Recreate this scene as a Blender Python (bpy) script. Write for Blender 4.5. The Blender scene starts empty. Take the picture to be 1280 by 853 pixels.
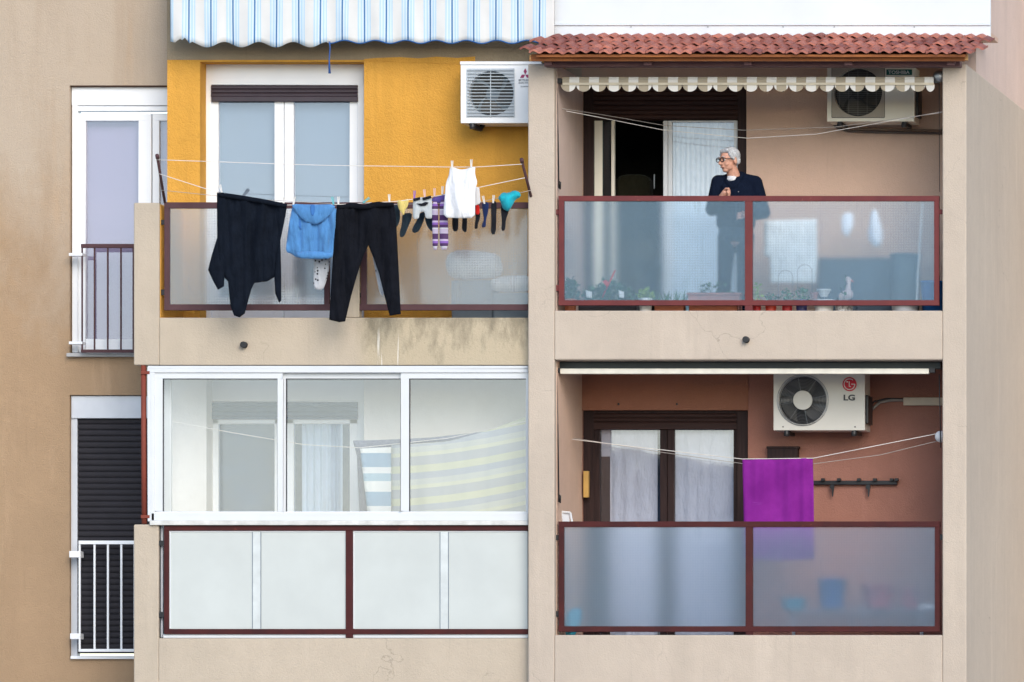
import bpy, bmesh, math, random
from mathutils import Vector, Matrix, noise
from mathutils.geometry import delaunay_2d_cdt
R = math.radians
sc = bpy.context.scene
COL = sc.collection

# ------------------------------------------------------------------ camera, light, exposure
KP = 136.0                       # photo pixels per metre on the front plane of the facade (depth 0)
DC = 60.0                        # distance of the camera from that plane
CPX, CPY = 2430.0, 1050.0        # where the straight-ahead axis meets the facade, in photo pixels
ZC = 10.0                        # height of the picture centre above the street
def x0(px): return (px - 640.0) / KP
def z0(py): return ZC + (426.5 - py) / KP
CX, CZ = x0(CPX), z0(CPY)
def X(px, d=0.0): return CX + (x0(px) - CX) * (DC + d) / DC
def Z(py, d=0.0): return CZ + (z0(py) - CZ) * (DC + d) / DC
def P(px, py, d=0.0): return Vector((X(px, d), d, Z(py, d)))

cam_d = bpy.data.cameras.new('camera'); cam = bpy.data.objects.new('camera', cam_d); COL.objects.link(cam)
cam.location = (CX, -DC, CZ); cam.rotation_euler = (R(90), 0, 0)
cam_d.sensor_width = 36; cam_d.lens = 36 * DC / (1280 / KP)
cam_d.shift_x = -(CPX - 640) / 1280; cam_d.shift_y = (CPY - 426.5) / 1280
cam_d.clip_start = 0.5; cam_d.clip_end = 5000
sc.camera = cam

SUN_EL, SUN_AZ = 29, 153         # degrees; azimuth clockwise from +Y
w = bpy.data.worlds.new('World'); sc.world = w; w.use_nodes = True
wn = w.node_tree; bg = wn.nodes['Background']; sky = wn.nodes.new('ShaderNodeTexSky')
sky.sky_type = 'NISHITA'; sky.sun_disc = False
sky.sun_elevation = R(SUN_EL); sky.sun_rotation = R(SUN_AZ)
sky.air_density = 1.0; sky.dust_density = 0.8; sky.ozone_density = 1.0
wn.links.new(sky.outputs[0], bg.inputs[0]); bg.inputs[1].default_value = 0.15
sd = bpy.data.lights.new('sun', 'SUN'); sun = bpy.data.objects.new('sun', sd); COL.objects.link(sun)
sd.energy = 1.25; sd.angle = R(38); sd.color = (1.0, 0.92, 0.82)
sv = Vector((math.sin(R(SUN_AZ)) * math.cos(R(SUN_EL)), math.cos(R(SUN_AZ)) * math.cos(R(SUN_EL)), math.sin(R(SUN_EL))))
sun.rotation_euler = sv.to_track_quat('Z', 'Y').to_euler(); sun.location = (0, -20, 30)
sc.view_settings.view_transform = 'Standard'; sc.view_settings.look = 'None'
sc.view_settings.exposure = 0.79; sc.view_settings.gamma = 1.0
sc.render.engine = 'CYCLES'; sc.cycles.use_denoising = True
sc.cycles.max_bounces = 10; sc.cycles.diffuse_bounces = 4; sc.cycles.glossy_bounces = 4
sc.cycles.transmission_bounces = 8; sc.cycles.transparent_max_bounces = 12
sc.cycles.caustics_reflective = False; sc.cycles.caustics_refractive = True

# ------------------------------------------------------------------ materials
class NT:
    def __init__(s, name):
        s.m = bpy.data.materials.new(name); s.m.use_nodes = True; s.t = s.m.node_tree
        s.b = s.t.nodes['Principled BSDF']; s.out = s.t.nodes['Material Output']
        s.tc = s.t.nodes.new('ShaderNodeTexCoord')
    def n(s, typ, **kw):
        nd = s.t.nodes.new('ShaderNode' + typ)
        for k, v in kw.items():
            if k in nd.inputs.keys(): nd.inputs[k].default_value = v
            else: setattr(nd, k, v)
        return nd
    def l(s, a, b): s.t.links.new(a, b)
    def noise(s, scale, detail=4, rough=0.55, stretch=None, seed=0.0):
        mp = s.n('Mapping'); s.l(s.tc.outputs['Object'], mp.inputs[0])
        mp.inputs['Location'].default_value = (seed, seed * 1.7, seed * 0.6)
        if stretch: mp.inputs['Scale'].default_value = stretch
        nd = s.n('TexNoise', Scale=scale, Detail=detail, Roughness=rough); s.l(mp.outputs[0], nd.inputs['Vector'])
        return nd.outputs['Fac']
    def ramp(s, fac, lo, hi, a=0.0, b=1.0):
        nd = s.n('MapRange'); s.l(fac, nd.inputs[0])
        for i, v in enumerate((lo, hi, a, b)): nd.inputs[i + 1].default_value = v
        return nd.outputs[0]
    def math(s, op, a, b=None):
        nd = s.n('Math', operation=op)
        for i, v in enumerate((a, b)):
            if v is None: continue
            if isinstance(v, (int, float)): nd.inputs[i].default_value = v
            else: s.l(v, nd.inputs[i])
        return nd.outputs[0]
    def mix(s, fac, a, b, mode='MIX'):
        nd = s.n('Mix', data_type='RGBA', blend_type=mode)
        if isinstance(fac, (int, float)): nd.inputs[0].default_value = fac
        else: s.l(fac, nd.inputs[0])
        for i, v in ((6, a), (7, b)):
            if isinstance(v, tuple): nd.inputs[i].default_value = (*v, 1)
            else: s.l(v, nd.inputs[i])
        return nd.outputs[2]
    def bump(s, h, strength=0.3, dist=0.01):
        nd = s.n('Bump', Strength=strength, Distance=dist); s.l(h, nd.inputs['Height']); s.l(nd.outputs[0], s.b.inputs['Normal'])
    def color(s, c):
        if isinstance(c, tuple): s.b.inputs['Base Color'].default_value = (*c, 1)
        else: s.l(c, s.b.inputs['Base Color'])

def plain(name, c, rough=0.5, metal=0.0, var=0.12, scale=6.0, bump=0.0, bscale=80, spec=0.5):
    t = NT(name)
    f = t.ramp(t.noise(scale, 5), 0.3, 0.7)
    t.color(t.mix(f, tuple(v * (1 - var) for v in c), tuple(min(1, v * (1 + var)) for v in c)))
    t.b.inputs['Roughness'].default_value = rough; t.b.inputs['Metallic'].default_value = metal
    t.b.inputs['Specular IOR Level'].default_value = spec
    if bump: t.bump(t.noise(bscale, 4), bump, 0.004)
    return t.m

def stucco(name, c, c2=None, streak=0.35, crack=0.0, grime=None, rough=0.9, pale=0.25, grain=0.3, upper_tone=None):
    t = NT(name); c2 = c2 or tuple(v * 0.84 for v in c)
    col = t.mix(t.ramp(t.noise(0.9, 7, 0.6), 0.32, 0.68), c2, c)
    rn = t.ramp(t.noise(7.5, 6, 0.7, (2.2, 2.2, 0.10), 51.0), 0.60, 0.74)
    col = t.mix(t.math('MULTIPLY', rn, streak * 0.8), col, tuple(v * 0.62 for v in c))
    mot = t.ramp(t.noise(5.5, 8, 0.72, None, 41.0), 0.42, 0.66)
    col = t.mix(t.math('MULTIPLY', mot, 0.22), col, tuple(v * 0.74 for v in c))
    if upper_tone:                   # upper part of the wall blended to a paler colour, with an irregular border
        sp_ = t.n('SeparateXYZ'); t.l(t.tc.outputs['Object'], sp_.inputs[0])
        k_ = t.ramp(t.math('ADD', sp_.outputs[2], t.ramp(t.noise(1.3, 6, .65, (1, 1, .5), 14.), .3, .7, -1.2, 1.2)), upper_tone[0], upper_tone[1])
        col = t.mix(k_, col, upper_tone[2])
    st = t.ramp(t.noise(1.6, 5, 0.6, (1.6, 1.6, 0.16), 3.0), 0.52, 0.75)
    col = t.mix(t.math('MULTIPLY', st, streak), col, tuple(v * 0.72 for v in c))
    pl = t.ramp(t.noise(2.2, 6, 0.65, (1.8, 1.8, 0.22), 9.0), 0.58, 0.72)
    col = t.mix(t.math('MULTIPLY', pl, pale), col, tuple(min(1, v * 1.18 + 0.03) for v in c))
    sp = t.ramp(t.noise(38, 3, 0.7, None, 5.0), 0.66, 0.78)
    col = t.mix(t.math('MULTIPLY', sp, 0.32), col, tuple(v * 0.55 for v in c))
    fine = t.ramp(t.noise(150, 2), 0.3, 0.7)
    col = t.mix(t.math('MULTIPLY', fine, 0.26), col, tuple(v * 0.6 for v in c))
    if crack:
        mp = t.n('Mapping'); t.l(t.tc.outputs['Object'], mp.inputs[0])
        nz = t.n('TexNoise', Scale=2.5, Detail=5.0); t.l(mp.outputs[0], nz.inputs['Vector'])
        add = t.n('VectorMath', operation='MULTIPLY_ADD'); t.l(nz.outputs['Color'], add.inputs[0]); add.inputs[1].default_value = (.5, .5, .5); t.l(mp.outputs[0], add.inputs[2])
        vo = t.n('TexVoronoi', feature='DISTANCE_TO_EDGE', Scale=0.85); t.l(add.outputs[0], vo.inputs['Vector'])
        line = t.ramp(vo.outputs['Distance'], 0.0005, 0.0030, 1, 0)
        mask = t.ramp(t.noise(0.9, 3, 0.5, None, 21.0), 0.52, 0.62)
        k = t.math('MULTIPLY', t.math('MULTIPLY', line, mask), crack)
        col = t.mix(k, col, tuple(v * 0.38 for v in c))
    if grime:                    # mould growing down from the top edge of a slab, between two heights, from one x onwards
        zt, zb, xs, xe = grime
        sep = t.n('SeparateXYZ'); t.l(t.tc.outputs['Object'], sep.inputs[0])
        zz = t.ramp(sep.outputs[2], zb, zt)
        xx = t.math('MULTIPLY', t.ramp(sep.outputs[0], xs, xs + 0.15), t.ramp(sep.outputs[0], xe, xe + 0.1, 1, 0))
        n1 = t.noise(7, 7, 0.72, (1.5, 1, 0.5), 2.0)
        g = t.math('MULTIPLY', t.ramp(t.math('ADD', n1, t.math('MULTIPLY', zz, 0.30)), 0.60, 0.86), xx)
        col = t.mix(t.math('MULTIPLY', xx, 0.45), col, (0.50, 0.42, 0.27))
        col = t.mix(t.math('MULTIPLY', g, 0.62), col, (0.14, 0.125, 0.09))
        fl = t.ramp(t.noise(70, 4, 0.7, None, 31.0), 0.60, 0.7)
        col = t.mix(t.math('MULTIPLY', t.math('MULTIPLY', fl, xx), 0.45), col, (0.17, 0.14, 0.09))
        dr = t.ramp(t.noise(9, 3, 0.6, (2.0, 1, 0.10), 7.0), 0.60, 0.66)
        band = t.math('MULTIPLY', t.ramp(sep.outputs[0], xs, xs + .03), t.ramp(sep.outputs[0], xs + 0.45, xs + .62, 1, 0))
        dz = t.ramp(t.math('ADD', zz, t.math('MULTIPLY', n1, 0.5)), 0.75, 1.05, 1, 0)
        col = t.mix(t.math('MULTIPLY', t.math('MULTIPLY', t.math('MULTIPLY', dr, band), dz), 0.9), col, (0.78, 0.74, 0.66))
    t.color(col); t.b.inputs['Roughness'].default_value = rough; t.b.inputs['Specular IOR Level'].default_value = 0.2
    h = t.math('ADD', t.math('MULTIPLY', t.noise(70, 5, 0.65), 0.8), t.math('MULTIPLY', t.noise(7, 4), 0.9))
    t.bump(h, min(1, grain * 1.4), 0.016)
    return t.m

def wood(name, c, c2, rough=0.55, axis=(0.5, 8, 8), scale=5):
    t = NT(name)
    f = t.ramp(t.noise(scale, 7, 0.65, axis), 0.35, 0.66)
    t.color(t.mix(f, c, c2)); t.b.inputs['Roughness'].default_value = rough; t.b.inputs['Specular IOR Level'].default_value = 0.2
    t.bump(t.noise(scale * 2, 5, 0.6, axis), 0.25, 0.004)
    return t.m

def painted_metal(name, c, c2, chip=(0.25, 0.07, 0.03), rough=0.45, chips=0.6):
    t = NT(name)
    f = t.ramp(t.noise(3.0, 6, 0.65, (1, 1, 1)), 0.35, 0.65)
    col = t.mix(f, c, c2)
    ch = t.ramp(t.noise(11, 7, 0.75, (0.5, 1, 0.5), 4.0), 0.64, 0.69)
    col = t.mix(t.math('MULTIPLY', ch, chips), col, chip)
    t.color(col); t.b.inputs['Roughness'].default_value = rough + .15; t.b.inputs['Specular IOR Level'].default_value = 0.22
    t.bump(t.noise(60, 4), 0.15, 0.003)
    return t.m

def glass(name, tint=(0.86, 0.92, 0.95), refl=0.30, rough=0.02):
    t = NT(name); t.t.nodes.remove(t.b)
    tr = t.n('BsdfTransparent'); tr.inputs[0].default_value = (*tint, 1)
    gl = t.n('BsdfGlossy', Roughness=rough); gl.inputs['Color'].default_value = (0.86, 0.88, 1.0, 1)
    h = t.noise(0.8, 2); bp = t.n('Bump', Strength=0.04, Distance=0.05); t.l(h, bp.inputs['Height']); t.l(bp.outputs[0], gl.inputs['Normal'])
    mx = t.n('MixShader'); mx.inputs[0].default_value = refl
    t.l(tr.outputs[0], mx.inputs[1]); t.l(gl.outputs[0], mx.inputs[2]); t.l(mx.outputs[0], t.out.inputs[0])
    return t.m

def frosted(name, milk=(0.50, 0.60, 0.66), milkf=0.42, rough=0.32, tint=(0.86, 0.94, 1.0)):
    """obscured glass: rough refraction blurs what stands behind it, a milky share scatters daylight, fine woven ribs"""
    t = NT(name); t.t.nodes.remove(t.b)
    rf = t.n('BsdfRefraction', Roughness=rough, IOR=1.38); rf.inputs['Color'].default_value = (*tint, 1)
    tl = t.n('BsdfTranslucent'); tl.inputs[0].default_value = (*milk, 1)
    df = t.n('BsdfDiffuse'); df.inputs[0].default_value = (*milk, 1)
    m1 = t.n('MixShader'); m1.inputs[0].default_value = 0.6; t.l(tl.outputs[0], m1.inputs[1]); t.l(df.outputs[0], m1.inputs[2])
    sep = t.n('SeparateXYZ'); t.l(t.tc.outputs['Object'], sep.inputs[0])
    a = t.math('SINE', t.math('MULTIPLY', sep.outputs[0], 2 * math.pi / 0.024))
    b = t.math('SINE', t.math('MULTIPLY', sep.outputs[2], 2 * math.pi / 0.024))
    grid = t.math('MULTIPLY', t.math('ADD', a, b), 0.018)
    dirt = t.ramp(t.noise(5, 7, .75, (2.2, 1, .35), 17.), 0.55, 0.75, 0, 0.10)
    scr = t.ramp(t.noise(30, 4, .7, (.25, 1, 1.5), 23.), 0.70, 0.74, 0, 0.12)
    grid = t.math('ADD', grid, t.math('ADD', dirt, scr))
    nz = t.ramp(t.noise(160, 2, 0.6), 0.3, 0.7, -0.035, 0.035)
    lg = t.ramp(t.noise(1.5, 4, 0.6), 0.3, 0.7, -0.03, 0.03)
    f = t.math('ADD', t.math('ADD', t.math('ADD', grid, nz), lg), milkf)
    m2 = t.n('MixShader'); t.l(f, m2.inputs[0]); t.l(rf.outputs[0], m2.inputs[1]); t.l(m1.outputs[0], m2.inputs[2])
    gl = t.n('BsdfGlossy', Roughness=0.18); gl.inputs['Color'].default_value = (0.60, 0.76, 0.95, 1)
    m3 = t.n('MixShader'); m3.inputs[0].default_value = 0.07; t.l(m2.outputs[0], m3.inputs[1]); t.l(gl.outputs[0], m3.inputs[2])
    t.l(m3.outputs[0], t.out.inputs[0])
    return t.m

def cloth_mat(name, c, var=0.10, stripes=None, rough=0.9, prints=None, sheen=0.15):
    t = NT(name)
    col = t.mix(t.ramp(t.noise(9, 5), 0.3, 0.7), tuple(v * (1 - var) for v in c), tuple(min(1, v * (1 + var)) for v in c))
    if prints:
        vo = t.n('TexVoronoi', Scale=prints[1]); t.l(t.tc.outputs['Object'], vo.inputs['Vector'])
        col = t.mix(t.ramp(vo.outputs['Distance'], 0.22, 0.28, 1, 0), col, prints[0])
    t.color(col); t.b.inputs['Roughness'].default_value = rough; t.b.inputs['Specular IOR Level'].default_value = 0.08
    t.b.inputs['Sheen Weight'].default_value = sheen
    wr = t.noise(16, 5, 0.62, (1.3, 1, 0.42), 6.0); wv = t.noise(300, 2)
    t.bump(t.math('ADD', wr, t.math('MULTIPLY', wv, 0.06)), 0.75, 0.035)
    return t.m

def stepped(name, stops, axis, period, origin=0.0, rough=0.9, cfg=None):
    """repeating woven bands along an axis: stops = [(position 0..1, colour)]"""
    t = NT(name)
    sep = t.n('SeparateXYZ'); t.l(t.tc.outputs['Object'], sep.inputs[0])
    v = sep.outputs[axis]
    if cfg: v = cfg(t, sep, v)
    fr = t.math('FRACT', t.math('DIVIDE', t.math('SUBTRACT', v, origin), period))
    cr = t.n('ValToRGB'); cr.color_ramp.interpolation = 'CONSTANT'; t.l(fr, cr.inputs[0])
    el = cr.color_ramp.elements
    while len(el) < len(stops): el.new(0.5)
    for e, (p, c) in zip(el, stops): e.position = p; e.color = (*c, 1)
    n = t.ramp(t.noise(5, 5), 0.3, 0.7)
    t.color(t.mix(t.math('MULTIPLY', n, 0.22), cr.outputs[0], t.mix(0.5, cr.outputs[0], (0.35, 0.33, 0.30))))
    t.b.inputs['Roughness'].default_value = rough; t.b.inputs['Specular IOR Level'].default_value = 0.2
    t.bump(t.noise(200, 2), 0.15, 0.002)
    return t.m

CREAM = (0.57, 0.485, 0.40)
M = dict(
    cream=stucco('cream_render', CREAM, (0.52, 0.44, 0.365), crack=0.45, streak=0.3, pale=0.3),
    slab_left=stucco('stained_render', (0.57, 0.485, 0.38), (0.51, 0.43, 0.335), crack=0.35, streak=0.35,
                     grime=(z0(394), z0(458), X(443, .12), X(664, .12))),
    pillar=stucco('pillar_render', (0.57, 0.485, 0.385), (0.51, 0.435, 0.345), crack=0.45, streak=0.35),
    tan=stucco('tan_render', (0.44, 0.30, 0.185), (0.38, 0.26, 0.16), streak=0.4, pale=0.5, grain=0.4, upper_tone=(z0(430), z0(120), (0.51, 0.42, 0.33))),
    band=stucco('unpainted_render', (0.40, 0.32, 0.22), (0.30, 0.24, 0.165), streak=0.5, pale=0.2, grain=0.5),
    yellow=stucco('ochre_yellow_paint', (0.80, 0.41, 0.075), (0.73, 0.365, 0.06), streak=0.5, pale=0.35, grain=0.8),
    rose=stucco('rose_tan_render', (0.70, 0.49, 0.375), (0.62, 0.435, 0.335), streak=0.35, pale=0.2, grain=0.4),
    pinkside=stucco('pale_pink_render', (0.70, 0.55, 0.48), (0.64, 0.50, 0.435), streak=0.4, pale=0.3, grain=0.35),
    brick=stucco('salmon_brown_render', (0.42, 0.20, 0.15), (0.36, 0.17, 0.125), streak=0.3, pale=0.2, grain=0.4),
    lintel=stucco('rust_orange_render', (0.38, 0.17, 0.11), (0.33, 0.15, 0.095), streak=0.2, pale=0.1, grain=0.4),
    inner=stucco('pale_interior_wall', (0.86, 0.83, 0.79), (0.82, 0.79, 0.75), streak=0.15, pale=0.1, grain=0.15),
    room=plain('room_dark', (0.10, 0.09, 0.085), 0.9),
    floor=plain('balcony_tiles', (0.52, 0.42, 0.36), 0.6),
    white=plain('white_frame', (0.85, 0.87, 0.90), 0.35, var=0.03, scale=2),
    pvc=plain('white_upvc', (0.66, 0.685, 0.71), 0.3, var=0.03, scale=3),
    greywhite=plain('grey_white_lacquer', (0.62, 0.65, 0.70), 0.35, var=0.05),
    sill=plain('grey_sill', (0.42, 0.42, 0.42), 0.7, bump=0.2),
    brown=painted_metal('brown_rail_paint', (0.075, 0.035, 0.04), (0.10, 0.05, 0.055), chips=0.15),
    redrail=painted_metal('oxblood_rail_paint', (0.165, 0.038, 0.037), (0.12, 0.030, 0.033), chip=(0.40, 0.16, 0.10), chips=0.45),
    darkred=painted_metal('dark_red_rail_paint', (0.075, 0.014, 0.013), (0.045, 0.011, 0.012), chip=(0.30, 0.07, 0.03), chips=0.5),
    pipe=painted_metal('red_brown_pipe_paint', (0.24, 0.055, 0.035), (0.18, 0.045, 0.03), chips=0.5),
    darkwood=wood('dark_wood', (0.018, 0.009, 0.009), (0.038, 0.019, 0.017), axis=(8, 8, .5)),
    shutterwood=wood('brown_shutter', (0.032, 0.015, 0.013), (0.05, 0.024, 0.02)),
    shutter=plain('charcoal_shutter', (0.022, 0.020, 0.025), 0.6, spec=.25),
    aubergine=plain('aubergine_shutter', (0.045, 0.03, 0.04), 0.4),
    fascia=wood('fascia_wood', (0.16, 0.05, 0.018), (0.34, 0.12, 0.035), axis=(0.6, 8, 10)),
    fasciaend=wood('fascia_end_wood', (0.60, 0.36, 0.15), (0.42, 0.20, 0.07)),
    beam=wood('beam_wood', (0.11, 0.055, 0.06), (0.18, 0.095, 0.095), axis=(.6, 8, 8)),
    flashing=plain('white_flashing', (0.66, 0.71, 0.76), 0.4, var=0.05, scale=1.5),
    black=plain('black_plastic', (0.012, 0.012, 0.014), 0.45),
    steel=plain('steel', (0.35, 0.35, 0.36), 0.35, 0.9),
    line=plain('washing_line', (0.78, 0.74, 0.70), 0.6),
    greyline=plain('grey_washing_line', (0.42, 0.38, 0.35), 0.6),
    acwhite=plain('ac_white', (0.80, 0.82, 0.84), 0.4, var=0.03, scale=2),
    accream=plain('ac_cream', (0.78, 0.74, 0.62), 0.45, var=0.05, scale=2),
    acivory=plain('ac_ivory', (0.66, 0.635, 0.57), 0.42, var=0.04, scale=2),
    cavity=plain('fan_cavity', (0.012, 0.013, 0.015), 0.6),
    coil=plain('coil_grey', (0.13, 0.17, 0.20), 0.5),
    blade=plain('fan_blade', (0.035, 0.033, 0.028), 0.4),
    glass_dim=glass('window_glass', (0.92, 0.93, 0.96), 0.11),
    glass_in=glass('inner_glass', (0.86, 0.91, 0.96), 0.04),
    glass_clear=glass('glazing', (0.98, 0.99, 1.0), 0.105),
    glass_door=glass('door_glass', (0.95, 0.97, 0.98), 0.08),
    glass_teal=glass('teal_glass', (0.25, 0.45, 0.45), 0.05),
    curtain=cloth_mat('white_net_curtain', (0.80, 0.83, 0.88), 0.04),
    blind=plain('blue_grey_blind', (0.25, 0.33, 0.38), 0.8, var=0.04, scale=1.0),
    mauve=plain('mauve_frosted_pane', (0.36, 0.35, 0.45), 0.28, var=0.05, scale=0.8),
    frost_blue=frosted('blue_frosted_glass', (0.26, 0.46, 0.66), 0.09, 0.25, (0.93, 0.965, 1.0)),
    frost_grey=frosted('grey_frosted_glass', (0.36, 0.48, 0.60), 0.20, 0.36, (0.95, 0.96, 1.0)),
    frost_warm=frosted('pale_frosted_glass', (0.66, 0.66, 0.64), 0.30, 0.20, (0.96, 0.98, 1.0)),
    bar=plain('pale_grey_bar', (0.58, 0.62, 0.62), 0.4),
    mint=plain('pale_mint_panel', (0.53, 0.565, 0.555), 0.22, var=0.045, scale=2.2),
    terracotta=plain('terracotta', (0.42, 0.13, 0.06), 0.8, bump=0.3),
    pinkpot=plain('pinkish_planter', (0.40, 0.17, 0.14), 0.7),
    potblack=plain('dark_planter', (0.03, 0.022, 0.025), 0.6),
    potwhite=plain('white_ceramic', (0.72, 0.71, 0.68), 0.3),
    potred=plain('red_plastic', (0.55, 0.015, 0.02), 0.35),
    potorange=plain('orange_red_plastic', (0.65, 0.05, 0.02), 0.35),
    potblue=plain('blue_plastic', (0.02, 0.14, 0.45), 0.4),
    cyan=plain('cyan_plastic', (0.04, 0.42, 0.58), 0.4),
    sky_plastic=plain('light_blue_plastic', (0.30, 0.52, 0.68), 0.4),
    rosepl=plain('rose_plastic', (0.62, 0.10, 0.14), 0.4),
    navy=plain('navy_glaze', (0.03, 0.03, 0.16), 0.3),
    soil=plain('soil', (0.03, 0.02, 0.014), 0.95),
    leaf=plain('green_leaf', (0.06, 0.17, 0.05), 0.5, var=0.4, scale=30),
    leafdark=plain('dark_green_leaf', (0.028, 0.10, 0.04), 0.5, var=0.4, scale=30),
    leaflime=plain('lime_leaf', (0.28, 0.40, 0.06), 0.5, var=0.3, scale=30),
    petal=plain('yellow_petal', (0.75, 0.60, 0.12), 0.6),
    skin=plain('skin', (0.56, 0.29, 0.205), 0.5, var=0.22, scale=45, bump=0.35, bscale=120),
    hair=plain('silver_hair', (0.42, 0.43, 0.45), 0.7, var=0.45, scale=90, bump=0.8, bscale=110),
    jacket=cloth_mat('navy_jacket', (0.005, 0.009, 0.022), sheen=0),
    trousers=cloth_mat('navy_trousers', (0.010, 0.018, 0.035)),
    tee=cloth_mat('white_tee', (0.66, 0.66, 0.68)),
    olive=cloth_mat('olive_upholstery', (0.035, 0.033, 0.02)),
    purple=None,
)
def mk_purple():
    t = NT('purple_terry')
    col = t.mix(t.ramp(t.noise(3.5, 6, .6), 0.35, 0.68), (0.17, 0.014, 0.20), (0.24, 0.024, 0.27))
    wv = t.ramp(t.noise(5, 3, .7, (0.3, 1, 2.5), 12.), 0.66, 0.74)
    col = t.mix(t.math('MULTIPLY', wv, 0.25), col, (0.45, 0.16, 0.55))
    t.color(col); t.b.inputs['Roughness'].default_value = 0.95; t.b.inputs['Specular IOR Level'].default_value = 0.1
    t.bump(t.noise(180, 3), 0.5, 0.004); return t.m
M['purple'] = mk_purple()

# ------------------------------------------------------------------ object helpers
def tag(o, label=None, cat=None, group=None, kind=None):
    if label: o['label'] = label
    if cat: o['category'] = cat
    if group: o['group'] = group
    if kind: o['kind'] = kind
    return o
def empty(name, loc, label, cat, group=None):
    o = bpy.data.objects.new(name, None); COL.objects.link(o); o.location = loc; o.empty_display_size = 0.1
    return tag(o, label, cat, group)

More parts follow.
